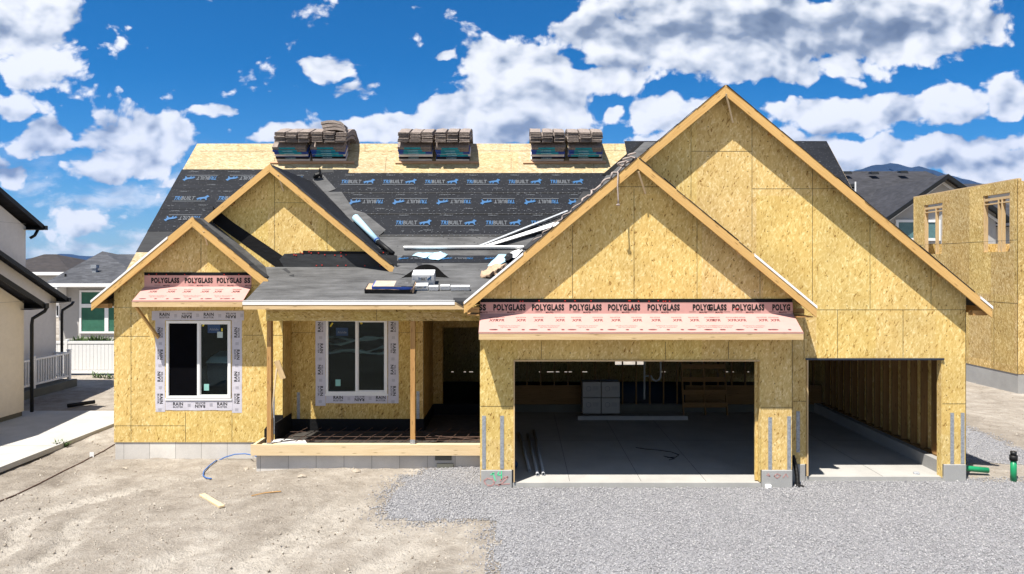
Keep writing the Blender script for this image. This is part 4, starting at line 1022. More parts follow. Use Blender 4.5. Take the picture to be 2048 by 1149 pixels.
# white cartons at the back of the garage
pos = ['upper left', 'upper right', 'lower left', 'lower right']; k = 0
for zz in (.56, .10):
    for xx in (1.79, 2.33):
        D = 20.0; r = empty('carton', (xx+.26, D, zz), f'white cardboard carton, {pos[k]} of the four stacked in the dark garage', 'box', 'cartons stacked in the garage')
        MB().box(xx, xx+.52, D, D+.45, zz, zz+.44).build('carton_body', M['cardshade'], r, bev=.008)
        b = MB(); n = 14
        o = Vector((xx+.17, D-.002, zz+.25)); 
        for q in range(n):
            a0, a1 = 6.28*q/n, 6.28*(q+1)/n; f = lambda a, R: o+Vector((R*math.cos(a), 0, R*math.sin(a)))
            b.face([f(a0,.075), f(a1,.075), f(a1,.06), f(a0,.06)])
        for j in range(4): b.face([o+Vector((.12,0,.06-.03*j)), o+Vector((.28,0,.06-.03*j)), o+Vector((.28,0,.05-.03*j)), o+Vector((.12,0,.05-.03*j))])
        b.build('carton_print', M['greyprint'], r, recalc=False); k += 1
tag(MB().box(1.62, 4.7, 19.6, 19.72, .001, .11).build('metal_length', M['cardshade']), 'long pale sheet metal length lying across the garage floor before the cartons', 'metal length')
for (a, c, l) in (((1050,965),(1062,862),'leftmost'),((1074,972),(1068,858),'middle'),((1084,972),(1074,852),'rightmost')):
    pass
for i, (x0, y0, x1, y1, l) in enumerate([(.20,14.62,-.02,17.9,'leftmost'),(.36,14.33,.20,17.8,'middle'),(.48,14.36,.36,18.2,'rightmost')]):
    tag(MB().hollow((x0,y0,.035), (x1,y1,.035), .034, .007).build('plastic_pipe', M['pvcgrey'], smooth=True), f'grey plastic pipe on the garage floor, {l} of the three side by side', 'pipe', 'pipes on the garage floor')
b = MB(); b.tube([(-.42,15.3,.12),(-.30,15.1,.12),(-.12,14.8,.10)], [.10,.13,.09], 9); b.build('fabric_roll', M['stk_b'], smooth=True); tag(bpy.data.objects['fabric_roll'], 'dark bundled tarp slumped inside the left garage door post', 'tarp')
pts = [(2.75+.0,16.6,.006),(2.95,16.45,.006),(3.25,16.35,.006),(3.50,16.2,.006),(3.62,15.95,.006),(3.5,15.75,.006),(3.32,15.7,.012),(3.25,15.85,.006),(3.45,15.62,.006),(3.30,15.52,.006)]
tag(MB().tube(pts, .009, 6).build('power_cord', M['blackpl'], smooth=True), 'thin black cord curled on the garage floor', 'cord')
# drain pipe in the framing, pallet-like ladder frame
b = MB()
b.tube([(3.75,21.1,.3),(3.75,21.1,2.9)], .028, 8); b.tube([(3.78,21.1,1.0),(3.95,21.1,1.0),(4.0,21.1,.9),(4.1,21.1,.85),(4.2,21.1,.9),(4.24,21.1,1.0),(4.24,21.1,2.2)], .03, 8)
tag(b.build('drain_pipe', M['card'], smooth=True), 'white trap and drain pipe standing in the open garage framing', 'drain pipe')
r = empty('timber_frame', (5.3, 20.4, 0), 'dark slatted timber frame leaning at the back of the garage', 'frame')
for x in (4.72, 5.35, 5.98): MB().beam((x,20.2,.01),(x,20.65,2.4),.038,.09,(0,1,0)).build('frame_upright', M['stud'], r)
for j in range(6): z = .3+j*.36; MB().beam((4.70,20.17+z*.19,z),(6.0,20.17+z*.19,z),.02,.14).build('frame_slat', M['stud'], r)
# cloth scrap on third bay slab
def lump(name, c, r, m, seed, sq=.5, sub=2):
    bm = bmesh.new(); bmesh.ops.create_icosphere(bm, subdivisions=sub, radius=1)
    for v in bm.verts:
        n = 1+.35*noise.noise(v.co*1.7+Vector((seed,0,0)))+.15*noise.noise(v.co*4+Vector((seed,3,0)))
        v.co = Vector((v.co.x*r*n, v.co.y*r*n*.8, max(v.co.z*r*n*sq, -.3*r)))
    me = bpy.data.meshes.new(name); bm.to_mesh(me); bm.free(); me.materials.append(m)
    o = bpy.data.objects.new(name, me); S.collection.objects.link(o); o.location = c; return o
tag(lump('crumpled_rag', P(1833,948,14.50)+Vector((0,0,.01)), .075, M['pvcgrey'], 3), 'crumpled grey rag on the slab of the single garage bay', 'rag')

# ================================================================ rebar mat on the porch
r = empty('rebar_mat', (-3.2, 16.0, .40), 'rusty steel bar mat laid over the unpoured porch', 'rebar')
for y in (15.62, 15.95, 16.4): MB().tube([(-5.4+random.uniform(-.2,.3),y,.425),(-3.2,y+.03,.41),(-.85,y-.04,.43)], .007, 5).build('steel_bar', M['rebar'], r)
for k in range(15):
    x = -5.25+k*.31; e = random.uniform(-.04,.04)
    MB().tube([(x-.06+e,15.46,.42),(x+.02,15.9,.435),(x+.16+e,16.75,.44)], .008, 5).build('steel_bar', M['rebar'], r)
MB().tube([(-2.1,15.55,.47),(-.85,15.8,.45)], .008, 5).build('steel_bar', M['rebar'], r); MB().tube([(-1.9,15.7,.50),(-.85,15.6,.43)], .008, 5).build('steel_bar', M['rebar'], r)

# ================================================================ shingle bundles
NS = Vector((0,-.7071,.7071)); SV = Vector((0,.7071,.7071))
spot = ['first','second','third','fourth','fifth','sixth']
LM = M['wrapwhite']
def crumple_box(o, ux, uy, uz, dims, seed, amp=.012, nx=6, ny=4, nz=2):
    b = MB(); g = {}
    def pt(i, j, k):
        if (i,j,k) in g: return g[(i,j,k)]
        p = Vector((dims[0]*(i/nx-.5), dims[1]*(j/ny), dims[2]*(k/nz)))
        q = o+ux*p.x+uy*p.y+uz*p.z
        q += noise.noise_vector(q*9+Vector((seed,seed*.7,0)))*amp; g[(i,j,k)] = q; return q
    for i in range(nx):
        for j in range(ny):
            b.face([pt(i,j,0),pt(i+1,j,0),pt(i+1,j+1,0),pt(i,j+1,0)]); b.face([pt(i,j,nz),pt(i,j+1,nz),pt(i+1,j+1,nz),pt(i+1,j,nz)])
    for i in range(nx):
        for k in range(nz):
            b.face([pt(i,0,k),pt(i,0,k+1),pt(i+1,0,k+1),pt(i+1,0,k)]); b.face([pt(i,ny,k),pt(i+1,ny,k),pt(i+1,ny,k+1),pt(i,ny,k+1)])
    for j in range(ny):
        for k in range(nz):
            b.face([pt(0,j,k),pt(0,j+1,k),pt(0,j+1,k+1),pt(0,j,k+1)]); b.face([pt(nx,j,k),pt(nx,j,k+1),pt(nx,j+1,k+1),pt(nx,j+1,k)])
    return b
stacks = [(586,1),(661,2),(833,1),(907,1),(1095,1),(1170,1)]
for si, (px, kind) in enumerate(stacks):
    base = mainP(px, 323.5, .02); lowlab = f'{spot[si]} shingle pile from left'
    for L in range(6):
        o = base+NS*(.083*L)+Vector((random.uniform(-.025,.025),0,0))+SV*random.uniform(-.012,.012)
        root = empty('shingle_bundle', o, f'flat wrapped bundle, {spot[L]} layer up, {lowlab}', 'shingle bundle', 'shingle bundles stacked on the roof ridge')
        crumple_box(o, UX, SV, NS, (.98, .36, .074), si*10+L, .006).build('bundle_body', M['shingle_end'] if L > 3 else M['wrapwhite'] if L in (0,2) and random.random() < .8 else M['wrapblue'], root)
        wl = MB(); e = -SV*.012
        x0, x1, mm = [(-.49,.49,'wrapwhite'),(-.49,.49,'blackpl'),(-.40,.42,'wrapteal') if si % 2 else (-.49,.49,'wrapwhite'),(-.35,.30,'wrapteal'),(-.32,.22,'wrapteal'),(-.30,.18,'wrapteal')][L]
        wl.hexa([o+UX*x0+e+NS*.006, o+UX*x1+e+NS*.006, o+UX*x1+NS*.006, o+UX*x0+NS*.006, o+UX*x0+e+NS*.066, o+UX*x1+e+NS*.066, o+UX*x1+NS*.066, o+UX*x0+NS*.066])
        wl.build('wrapper_band', M[mm], root)
        if L in (1, 2, 3, 4):
            w3 = MB(); xa = -.49; xb = x0 if x0 > -.45 else .1
            if xb > xa+.02 and x0 > -.45:
                w3.hexa([o+UX*xa+e*1.2+NS*.008, o+UX*xb+e*1.2+NS*.008, o+UX*xb+NS*.008, o+UX*xa+NS*.008, o+UX*xa+e*1.2+NS*.064, o+UX*xb+e*1.2+NS*.064, o+UX*xb+NS*.064, o+UX*xa+NS*.064]); w3.build('blue_end_band', M['wrapblue'], root)
            t_ = MB(); t_.text('LANDMARK', o+e*1.3+UX*(-.05)+NS*.036, UX, NS, .034, .30, .02); t_.build('band_lettering', M['bluefilm'], root, recalc=False)
    # ragged bundles laid over the ridge, ends towards the yard
    for c in range(3):
        for L in range(3):
            xo = px_x = (px-1040)*20.3/FP+(c-1)*.345+random.uniform(-.012,.012)-(.03 if si < 4 else .0)
            o = Vector((xo, 20.28-.03*L*0+random.uniform(-.03,.03), 7.90+.10*L+random.uniform(-.008,.008)))
            col = ['left','middle','right'][c]; lay = ['lowest','middle','topmost'][L]
            root = empty('shingle_bundle', o, f'ragged bundle over the ridge, {lay} in {col} column, {lowlab}', 'shingle bundle', 'shingle bundles draped over the roof ridge')
            uy = Vector((0, .95, .31)).normalized(); uz = Vector((0,-.31,.95)).normalized()
            bb = MB(); n = 8; seed = si*30+c*7+L*3.3
            # bent cross-section: rises to the ridge, then falls behind
            prof = [(0,0),(.25,.10),(.6,.22),(.95,.29),(1.15,.27),(1.45,.10),(1.7,-.10)]
            lastring = None
            for (yy, zz) in prof:
                ring = []
                for (a, h) in [(-.155,0),(-.06,0),(.06,0),(.155,0),(.155,.05),(.15,.08),(.06,.088),(-.06,.09),(-.15,.08),(-.155,.045)]:
                    q = o+Vector((a, yy, zz+h)); q += noise.noise_vector(q*11+Vector((seed,0,0)))*Vector((.012,.02,.018)) if False else Vector(noise.noise_vector(q*11+Vector((seed,0,0))))*.026
                    ring.append(q)
                if lastring is None: bb.face(ring[::-1])
                else:
                    for k in range(10): bb.face([lastring[k], lastring[(k+1)%10], ring[(k+1)%10], ring[k]])
                lastring = ring
            bb.face(lastring); bb.build('bundle_body', M['shingle_end'], root)
            lb = MB()     # frayed layers seen at the end
            for j in range(5):
                z0 = .008+j*.018; w0 = .15+random.uniform(-.015,.01); ya = -.012-random.random()*.03
                lb.hexa([o+Vector((-w0,ya,z0)), o+Vector((w0,ya-.01,z0+random.uniform(-.004,.004))), o+Vector((w0,.05,z0)), o+Vector((-w0,.05,z0)), o+Vector((-w0,ya,z0+.011)), o+Vector((w0,ya,z0+.010)), o+Vector((w0,.05,z0+.011)), o+Vector((-w0,.05,z0+.011))])
            lb.build('frayed_shingles', M['shingle_end'], root)
    if kind == 2:
        for L in range(3):
            o = Vector(((672-1040)*20.3/FP-.03*L, 20.30, 8.20+.10*L)); root = empty('shingle_bundle', o, f'ragged bundle heaped on top of the second shingle pile, {["lowest","middle","topmost"][L]} of three', 'shingle bundle', 'shingle bundles heaped on the second pile')
            bb = MB(); last = None
            for (xx, zz) in [(-.38,.02),(-.2,.06),(0,.07),(.2,.02),(.30,-.07)]:
                ring = [o+Vector((xx+q[0]*.0, q[0], zz+q[1])) for q in [(0,0),(.2,0),(.38,0),(.38,.075),(.2,.085),(0,.08)]]
                ring = [q+Vector(noise.noise_vector(q*10))*.02 for q in ring]
                if last is None: bb.face(ring[::-1])
                else:
                    for k in range(6): bb.face([last[k], last[(k+1)%6], ring[(k+1)%6], ring[k]])
                last = ring
            bb.face(last); bb.build('bundle_body', M['shingle_end'], root)
        for L in range(3):
            o = mainP(690, 310-5*L, .12); root = empty('shingle_bundle', o, f'slumped ragged bundle right of the second shingle pile, {["lowest","middle","topmost"][L]} of three', 'shingle bundle', 'slumped bundles beside the second pile')
            crumple_box(o, UX, SV, NS, (.22, .3, .09), L, .02).build('bundle_body', M['shingle_end'], root)
# toe boards
for i, (a, c) in enumerate([(541,709),(791,957),(1046,1212)]):
    r = tag(MB().beam(mainP(a, 327, .03), mainP(c, 326.5, .03), .085, .035, NS).build('toe_board', wood(f'toe_{i}', (.42,.22,.12), (.58,.36,.22))),
        f'thin timber board nailed below the {["left","middle","right"][i]} pair of shingle piles', 'board', 'toe boards under the shingle piles')

# ================================================================ things on the porch roof
def slopebox(name, px, py, w_, d_, h_, m, lab, cat, grp=None, rz=0.0, parts=None, up=.012):
    o = porchP(px, py, up); c, s = math.cos(rz), math.sin(rz)
    ux = Vector((c, s*.938, s*.347)); uy = Vector((-s, c*.938, c*.347)); uz = Vector((0,-.347,.938))
    q = [o+ux*a*w_/2+uy*b_*d_ for a, b_ in ((-1,0),(1,0),(1,1),(-1,1))]
    b = MB(); b.hexa(q+[p+uz*h_ for p in q]); return o, ux, uy, uz, b
# opened shingle bundles
for i, (px, py, wd, hh, lab) in enumerate([(777,588,1.06,.085,'opened shingle bundle in dark wrap lying lowest on the porch roof'),(783,580,.90,.06,'opened shingle bundle with paper top, lying on the other one')]):
    o, ux, uy, uz, b = slopebox('x', px, py, wd, .36, hh, None, '', '', rz=-.02, up=.012+.09*i)
    if i: o = porchP(785, 588, .105); 
    root = empty('open_shingle_bundle', o, lab, 'shingle bundle', 'opened bundles on the porch roof')
    crumple_box(o, ux, uy, uz, (wd,.36,hh), i+60, .01).build('bundle_body', M['wrapblue'] if i else M['blackpl'], root)
    crumple_box(o+uz*hh-ux*wd*.12, ux, uy, uz, (wd*.7,.34,.012), i+70, .006).build('paper_top', M['paper'] if i == 0 else plain('tan_paper', (.42,.35,.28), .8, var=.2, nsc=9), root)
    if i: crumple_box(o+uz*hh+ux*wd*.28, ux, uy, uz, (wd*.46,.36,.02), i+75, .008).build('shingle_face', M['felt'], root)
    crumple_box(o+ux*wd*.5, ux, uy, uz, (.06,.34,hh*.8), i+80, .012).build('torn_end', M['paper'], root)
def carton(px, py, w_, d_, h_, lab, up, rz=0, txt=True):
    o, ux, uy, uz, b = slopebox('c', px, py, w_, d_, h_, None, '', '', rz=rz, up=up)
    # sits level-ish
    root = empty('white_carton', o, lab, 'box', 'white cartons on the porch roof')
    b.build('carton_body', M['card'], root, bev=.01)
    if txt:
        bl, bk = MB(), MB(); f = o+uz*h_*.62-uy*.012
        bl.text('TRI', f-ux*w_*.16, ux, uz, h_*.26, w_*.13, .03); bk.text('BUILT', f+ux*w_*.045, ux, uz, h_*.26, w_*.24, .03)
        bl.face([f+ux*(w_*.18+a*w_*.2)+uz*((c_-.42)*h_*.6) for a, c_ in WOLF]); bl.face([o+ux*w_*.47-uy*.012+uz*.0, o-ux*w_*.47-uy*.012, o-ux*w_*.47-uy*.012+uz*h_*.16, o+ux*w_*.47-uy*.012+uz*h_*.16])
        bl.build('blue_print', M['blueprint'], root, recalc=False); bk.build('dark_print', M['black'], root, recalc=False)
    return root
carton(847, 573, .50, .33, .26, 'larger white carton with blue print on the black sheet', .02, .02)
carton(841, 582, .34, .18, .11, 'smaller white carton with blue print, just below the larger one', .012, .05)
for i, px in enumerate((867, 890, 911, 930)):
    o, ux, uy, uz, b = slopebox('s', px, 583-(1.2 if i == 1 else 0), .21, .10, .10, None, '', '', rz=random.uniform(-.03,.03))
    tag(b.build('small_white_box', M['card'], bev=.006), f'small white box on the porch roof, {spot[i]} from left in the row of four', 'box', 'small white boxes in a row')
b = MB(); c0 = porchP(850, 560, .01); ring = []
for k in range(15):
    a = math.pi*k/14; ring.append((c0+Vector((math.cos(a)*.62, .05+math.sin(a)*.10, 0)), c0+Vector((math.cos(a)*.34, .30, .13+math.sin(a)*.22))))
for (a, q), (c_, d_) in zip(ring, ring[1:]): b.face([a, c_, d_, q])
b.face([q for a, q in ring])
tag(b.build('black_plastic_sheet', plain('dull_black_sheet', (.008,.008,.008), .9, spec=.02)), 'crumpled black plastic sheet bunched behind the white cartons', 'plastic sheet')
p0, p1 = mainP(808, 498.5, .05), mainP(1047, 497.5, .05)
tag(MB().beam(p0, p1, .05, .07, (0,-.7,.7), grain=False).build('white_drip_length', M['drip']), 'straight white metal length lying level across the lower main roof', 'metal trim')
tag(MB().hexa([*[Vector(q) for q in ()]] or [mainP(965,497,.06), mainP(975,498,.06), mainP(978,498,.10), mainP(968,497,.10), mainP(1112,452,.08), mainP(1120,456,.08), mainP(1122,456,.13), mainP(1114,450,.13)]).build('white_gutter_length', M['drip']), 'white metal length angled up the roof, lower of the two leaning by the garage gable', 'metal trim', 'angled metal lengths')
tag(MB().beam(mainP(955,497,.05), mainP(1135,428,.10), .05, .03, NS, grain=False).build('grey_trim_length', M['steel']), 'grey metal length angled up the roof, upper of the two leaning by the garage gable', 'metal trim', 'angled metal lengths')
tag(MB().beam(mainP(985,497,.05), mainP(1140,433,.06), .06, .02, NS, grain=False).build('dark_trim_length', M['trimblack']), 'dark metal length half hidden between the grey and white ones', 'metal trim', 'angled metal lengths')
# blue film sheets
def sheet(pxs, name, m, lab, cat, grp=None, amp=.03, up=.02, f=porchP):
    ps_ = [f(a, c, up) for a, c in pxs]; cen = sum(ps_, Vector())/len(ps_); b = MB(); n = len(ps_)
    rings = []
    for t in (.0, .35, .7, 1.0):
        rg = []
        for i in range(n*3):
            a = ps_[i//3]; c = ps_[(i//3+1) % n]; p = a+(c-a)*((i % 3)/3); q = cen+(p-cen)*t
            q = q+Vector((0,-.3,.94))*(amp*abs(noise.noise(q*6))+.01); rg.append(q)
        rings.append(rg)
    for a, c in zip(rings, rings[1:]):
        for i in range(n*3): j = (i+1) % (n*3); b.face([a[i], a[j], c[j], c[i]])
    o = b.build(name, m, smooth=True); sf = o.modifiers.new('t', 'SOLIDIFY'); sf.thickness = .004
    return tag(o, lab, cat, grp)
sheet([(824,514),(842,503),(868,503),(874,505),(852,519)], 'blue_film_sheet', M['bluefilm'], 'left of two pale blue film sheets on the dark strip', 'plastic film', 'pale blue film sheets')
sheet([(856,519),(873,502),(888,507),(896,513),(877,524),(860,521)], 'blue_film_sheet', M['bluefilm'], 'right of two pale blue film sheets on the dark strip', 'plastic film', 'pale blue film sheets', .06)
sheet([(975,535),(997,512),(1015,512),(1028,516),(1000,532)], 'blue_film_sheet', M['bluefilm'], 'pale blue film sheet beside the kraft bag at the garage rake', 'plastic film', 'pale blue film sheets', .05)
sheet([(1014,520),(1022,510),(1040,504),(1046,508),(1030,522)], 'torn_wrapper', M['card'], 'torn white wrapper at the garage rake above the kraft bag', 'wrapper', None, .09, .06)
sheet([(1008,524),(1014,514),(1026,514),(1024,524),(1014,530)], 'black_scrap', M['blackpl'], 'black plastic scrap between the white wrapper and blue film', 'plastic scrap', None, .10, .07)
b = MB(); o = porchP(978,552,.02)
crumple_box(porchP(984,556,.02)+Vector((.12,.25,.09)), Vector((.45,.82,.3)).normalized(), Vector((-.85,.48,.1)).normalized(), Vector((0,-.3,.95)), (.78,.26,.10), 5, .05, 8, 4, 2).build('kraft_bag', M['paper'])
tag(bpy.data.objects['kraft_bag'], 'crumpled brown paper bag lying along the left rake of the garage gable', 'paper bag')
# roll in the valley of the middle gable
r = empty('membrane_roll', mainP(742,476,.05), 'black membrane roll half wrapped in pale blue film in the roof valley', 'roll')
a0, a1, a2 = mainP(712,442,.12), mainP(757,489,.10), porchP(786,513,.07)
MB().tube([a0, a0+(a1-a0)*.5, a1], [.10,.085,.07], 10).build('blue_wrap', M['bluefilm'], r, smooth=True)
MB().tube([a1, a1+(a2-a1)*.5, a2], [.065,.062,.065], 10).build('black_core', M['blackpl'], r, smooth=True)
MB().tube([a1-(a1-a0).normalized()*.06, a1-(a1-a0).normalized()*.03], [.085,.085], 10).build('dark_band', M['wrapblue'], r, smooth=True)
# black scrap on the ridge of the middle gable
o = Vector((XM+.1, 19.55, ZM+.04)); p = mainP(637, 360, .1)
b = MB(); b.tube([p+Vector((-.12,0,-.02)), p+Vector((-.04,0,.05)), p+Vector((.05,0,.08)), p+Vector((.10,0,.03))], [.04,.08,.07,.03], 8)
b.slab([p+Vector((.0,0,.08)), p+Vector((.06,0,.30)), p+Vector((.10,.03,.12)), p+Vector((.06,.02,.06))], .01); b.slab([p+Vector((.06,0,0)), p+Vector((.14,0,.12)), p+Vector((.13,0,-.05))], .01)
tag(b.build('black_pipe_boot', M['blackpl']), 'torn black rubber piece at the top of the middle gable valley', 'rubber scrap')
# rope on the garage gable
r = []
zb = lambda x: ZG-SL*abs(x-XG)+.05
pts = []
for i in range(70):
    t = i/69; x = XG-.12-1.9*t; a = i*.9
    pts.append((x+.03*math.sin(a), 13.66+.05*math.cos(a*1.3)+(.03 if t < .4 else 0), zb(x)+.03*abs(math.sin(a*.7))*(1.4 if t < .45 else .5)))
b = MB(); b.tube(pts, [.022 if i < 35 else .012 for i in range(70)], 6)
for k in range(3):
    cx = XG-.10-.10*k; b.tube([(cx+.08*math.cos(q*.7), 13.68+.05*math.sin(q*.7), zb(cx)+.03+.012*q) for q in range(9)], .02, 6)
x = (1236-1040)*13.57/FP
b.tube([(x, 13.64, zb(x)), (x+.0, 13.565, zb(x)-.03), (x-.01, 13.56, zb(x)-.3), (x+.005, 13.56, zb(x)-.55), (x, 13.56, CH+(535-408)*13.57/FP)], .014, 6)
p = Vector((x, 13.56, CH+(535-411)*13.57/FP)); b.tube([p+Vector((-.03,0,0)), p+Vector((0,0,.015)), p+Vector((.03,0,0))], .02, 6); 
tag(b.build('climbing_rope', M['rope'], smooth=True), 'pale worn rope lying down the left rake of the garage gable with one end dangling', 'rope')

# ================================================================ things on the yard
def G(px, py, dz=0.0):
    z = -.12
    for _ in range(6):
        D = (CH-z)*FP/(py-535); x = (px-1040)*D/FP; z = hfun(x, D)
    return Vector((x, D, z+dz))
hp = [(520,917),(508,911),(490,908),(470,909),(450,915),(432,924),(418,935),(408,945),(406,954),(412,959),(426,961)]
hq = []
for (a, c), (e, f) in zip(hp, hp[1:]): hq += [(a+(e-a)*k/5, c+(f-c)*k/5) for k in range(5)]
def HZ(a, c):
    q = G(a, c, .03)
    return q if q.y < 16.3 else P(a, c, 16.42 if a < 500 else 16.2)
tag(MB().tube([HZ(*p) for p in hq], .013, 7).build('water_hose', M['hose'], smooth=True), 'blue hose looped on the dirt beside the porch corner', 'hose')
a, c = G(404,993,.03), G(444,1017,.03)
tag(MB().beam(a, c, .10, .038).build('plank', M['pine'], bev=.003), 'short pale timber offcut lying on the dirt', 'plank')
for (px, py, rr, sd, lab) in [(712,944,.10,1,'largest pale rock on the dirt close to the porch footing'),(604,954,.09,2,'pale flat rock on the dirt left of the largest rock'),(493,939,.06,5,'small brown rock near the porch corner'),(251,938,.06,7,'small white rock below the left corner of the house'),(460,974,.05,9,'small grey rock below the blue hose')]:
    tag(lump('rock', G(px, py, .01), rr, M['stone'], sd), lab, 'rock', 'rocks on the dirt')
lp = [(229,890),(205,905),(178,918),(160,928),(130,942),(105,955),(80,968),(55,980),(30,992),(10,1000),(-20,1012)]
lq = []
for (a, c), (e, f) in zip(lp, lp[1:]): lq += [(a+(e-a)*k/6, c+(f-c)*k/6) for k in range(6)]
tag(MB().tube([G(*p, .010) for p in lq], .016, 6).build('thin_cable', M['rebar'], smooth=True), 'thin dark cable running across the dirt to the left house corner', 'cable')
tag(MB().box(*(lambda q: (q.x-.05,q.x+.05,q.y-.01,q.y+.0,q.z,q.z+.12))(G(184,915))).build('marker_flag', M['card']), 'small white scrap standing beside the dark cable', 'scrap')
tag(MB().tube([G(503,994,.02), G(530,989,.03), G(562,985,.02)], .012, 5).build('stick', M['post']), 'thin dark stick lying on the dirt between plank and porch', 'stick')
# weeds
def weed(px, py, s, lab, n=26, D=None):
    p = G(px, py) if D is None else Vector(((px-1040)*D/FP, D, hfun((px-1040)*D/FP, D)))
    b = MB()
    for _ in range(n):
        a = random.random()*6.28; l = s*random.uniform(.5,1.1); t = random.uniform(.35,1.2)
        st = p+Vector((random.uniform(-.5,.5)*s, random.uniform(-.3,.3)*s, -.01)); d = Vector((math.cos(a)*t, math.sin(a)*t, 1)).normalized()
        sd = d.cross(Vector((0,0,1))).normalized()*s*.06; m_ = st+d*l*.6; e = st+d*l+Vector((math.cos(a),math.sin(a),-.6))*l*.25
        b.face([st-sd*.5, st+sd*.5, m_+sd, m_-sd]); b.face([m_-sd, m_+sd, e])
    return tag(b.build('weed', M['leaf'], recalc=False), lab, 'weed', 'weeds')
weed(122, 894, .26, 'green weed at the edge of the neighbouring driveway', 60); weed(2, 938, .22, 'green weed at the left border of the yard', 40)
weed(196, 752, .35, 'left of two weeds at the foot of the white fence', 30, 27.9); weed(216, 756, .32, 'right of two weeds at the foot of the white fence', 30, 27.7)
# corrugated black pipe by the pier
b = MB(); pts, rr = [], []
for i in range(46):
    t = i/45; q = Vector((5.50+.06*t, 14.13-.10*t, .48-.58*t)) + Vector((.03*math.sin(t*3), 0, 0)); pts.append(q); rr.append(.042+(.007 if i % 2 else -.004))
b.tube(pts, rr, 10); tag(b.build('corrugated_pipe', M['blackpl']), 'black corrugated drain pipe standing between the two garage doors', 'drain pipe')
tag(lump('plastic_scrap', Vector((5.58,13.96,-.09)), .09, M['blackpl'], 11, .35), 'crumpled black plastic at the foot of the corrugated pipe', 'plastic scrap')
q = G(1538, 984)
tag(MB().box(q.x-.06,q.x+.06,q.y+.0,q.y+.10,q.z,q.z+.13).build('pipe_elbow', M['vinyl'], bev=.02), 'small white plastic elbow on the gravel beside the pier', 'pipe fitting')
tag(MB().hollow((9.05,14.75,.075),(9.78,14.62,.04),.058,.006).build('green_pipe', M['green'], smooth=True), 'green plastic pipe lying on its side out of the gravel at the house corner', 'pipe')
r = empty('green_riser', (10.05,14.35,-.1), 'upright green plastic riser with black cap at the right border', 'pipe')
q = P(2027,960,14.3)
r.location = (q.x,14.3,q.z); WL[r.name] = Vector(r.location)
MB().tube([(q.x,14.3,q.z-.1),(q.x,14.3,q.z+.42)], .058, 16).build('riser_pipe', M['green'], r, smooth=True)
MB().tube([(q.x,14.3,q.z+.40),(q.x,14.3,q.z+.50)], .075, 16).build('rubber_sleeve', M['blackpl'], r, smooth=True)
MB().tube([(q.x,14.3,q.z+.50),(q.x,14.3,q.z+.58)], [.055,.06], 16).build('riser_cap', M['trimblack'], r, smooth=True)
q = G(166, 812)
tag(MB().hollow(q+Vector((-.30,-.3,.06)), q+Vector((.22,.25,.08)), .06, .008).build('black_pipe', M['blackpl'], smooth=True), 'short black pipe lying on the dirt by the neighbouring porch', 'pipe')

# ================================================================ left neighbour house
N1 = empty('stucco_house', (-16.5, 21, -.1), 'pale stucco two storey house with black eaves at the left border', 'house')
pn = lambda b, n, m, par=None, **k: b.build(n, M[m] if isinstance(m, str) else m, par or N1, **k)
# wings have their gable walls towards the yard
s = .5
b = MB(); b.yz([[(11.5,.05),(20.6,.05),(20.6,3.22),(16.05,5.6),(11.5,3.22)]], -23, -14.6); pn(b, 'near_wing_wall', 'stuccow')
pn(MB().box(-22.9,-14.63,11.6,20.57,-.3,.049), 'foundation', 'concd')
b = MB(); b.yz([[(19.0,.05),(25.95,.05),(25.95,3.12),(21.6,5.3),(19.0,4.0)]], -24, -17.2); pn(b, 'rear_wing_wall', 'stucco')
b = MB(); b.yz([[(14.0,.0),(24.5,.0),(24.5,5.70),(18.5,8.9),(14.0,6.5)]], -26, -17.3); pn(b, 'upper_storey_wall', 'stucco')
def wing_roof(xr, xl, yr, zr_, ye, ze_, name, yl=None):
    d = (ze_-zr_)/(ye-yr)
    y2 = yl if yl else 2*yr-ye
    z2 = zr_-abs(d)*(yr-y2)
    t = .16
    b = MB(); b.slab([(xl,yr,zr_),(xr,yr,zr_),(xr,ye,ze_),(xl,ye,ze_)], .03); b.slab([(xl,yr,zr_),(xr,yr,zr_),(xr,y2,z2),(xl,y2,z2)], .03)
    rf = pn(b, name, 'shd')
    b = MB(); b.yz([[(yr,zr_+.0),(ye,ze_+.0),(ye,ze_-t),(yr,zr_-t)]], xr-.01, xr+.03); b.yz([[(y2,z2),(yr,zr_),(yr,zr_-t),(y2,z2-t)]], xr-.01, xr+.03); pn(b, 'rake_trim', 'trimblack', rf)
    b = MB(); b.box(xl, xr+.07, ye-.02, ye+.13, ze_-.17, ze_-.02); pn(b, 'gutter', 'trimblack', rf)
    pn(MB().slab([(xl,ye-.5,ze_-.175),(xr-.01,ye-.5,ze_-.175),(xr-.01,ye,ze_-.175),(xl,ye,ze_-.175)], .01), 'soffit', 'trimblack', rf)
wing_roof(-14.25, -23, 16.05, 5.62, 20.95, 3.22, 'near_wing_roof'); wing_roof(-16.88, -24, 21.6, 5.38, 26.1, 3.16, 'rear_wing_roof', 19.5); wing_roof(-16.95, -26, 18.5, 9.15, 24.9, 5.78, 'upper_roof')
for (x, y, zt_, zb_) in [(-14.42,20.72,3.08,-.0),(-17.0,26.02,3.0,.2),(-17.1,24.62,5.6,5.2)]:
    pn(MB().tube([(x+.20,y+.32,zt_),(x+.16,y+.28,zt_-.12),(x-.02,y+.02,zt_-.32),(x-.03,y-.0,zt_-.5),(x-.03,y,zb_)] if zb_ < 5 else [(x,y+.2,zt_),(x,y+.05,zt_-.2),(x-.1,y-.05,zt_-.3)], .05, 8), 'downspout', 'trimblack', smooth=True)
pn(MB().yz([[(21.2,4.2),(22.45,4.2),(22.45,5.5),(21.2,5.5)],[(21.27,4.27),(22.38,4.27),(22.38,5.43),(21.27,5.43)]], -17.31, -17.26), 'window_frame', 'vinyl')
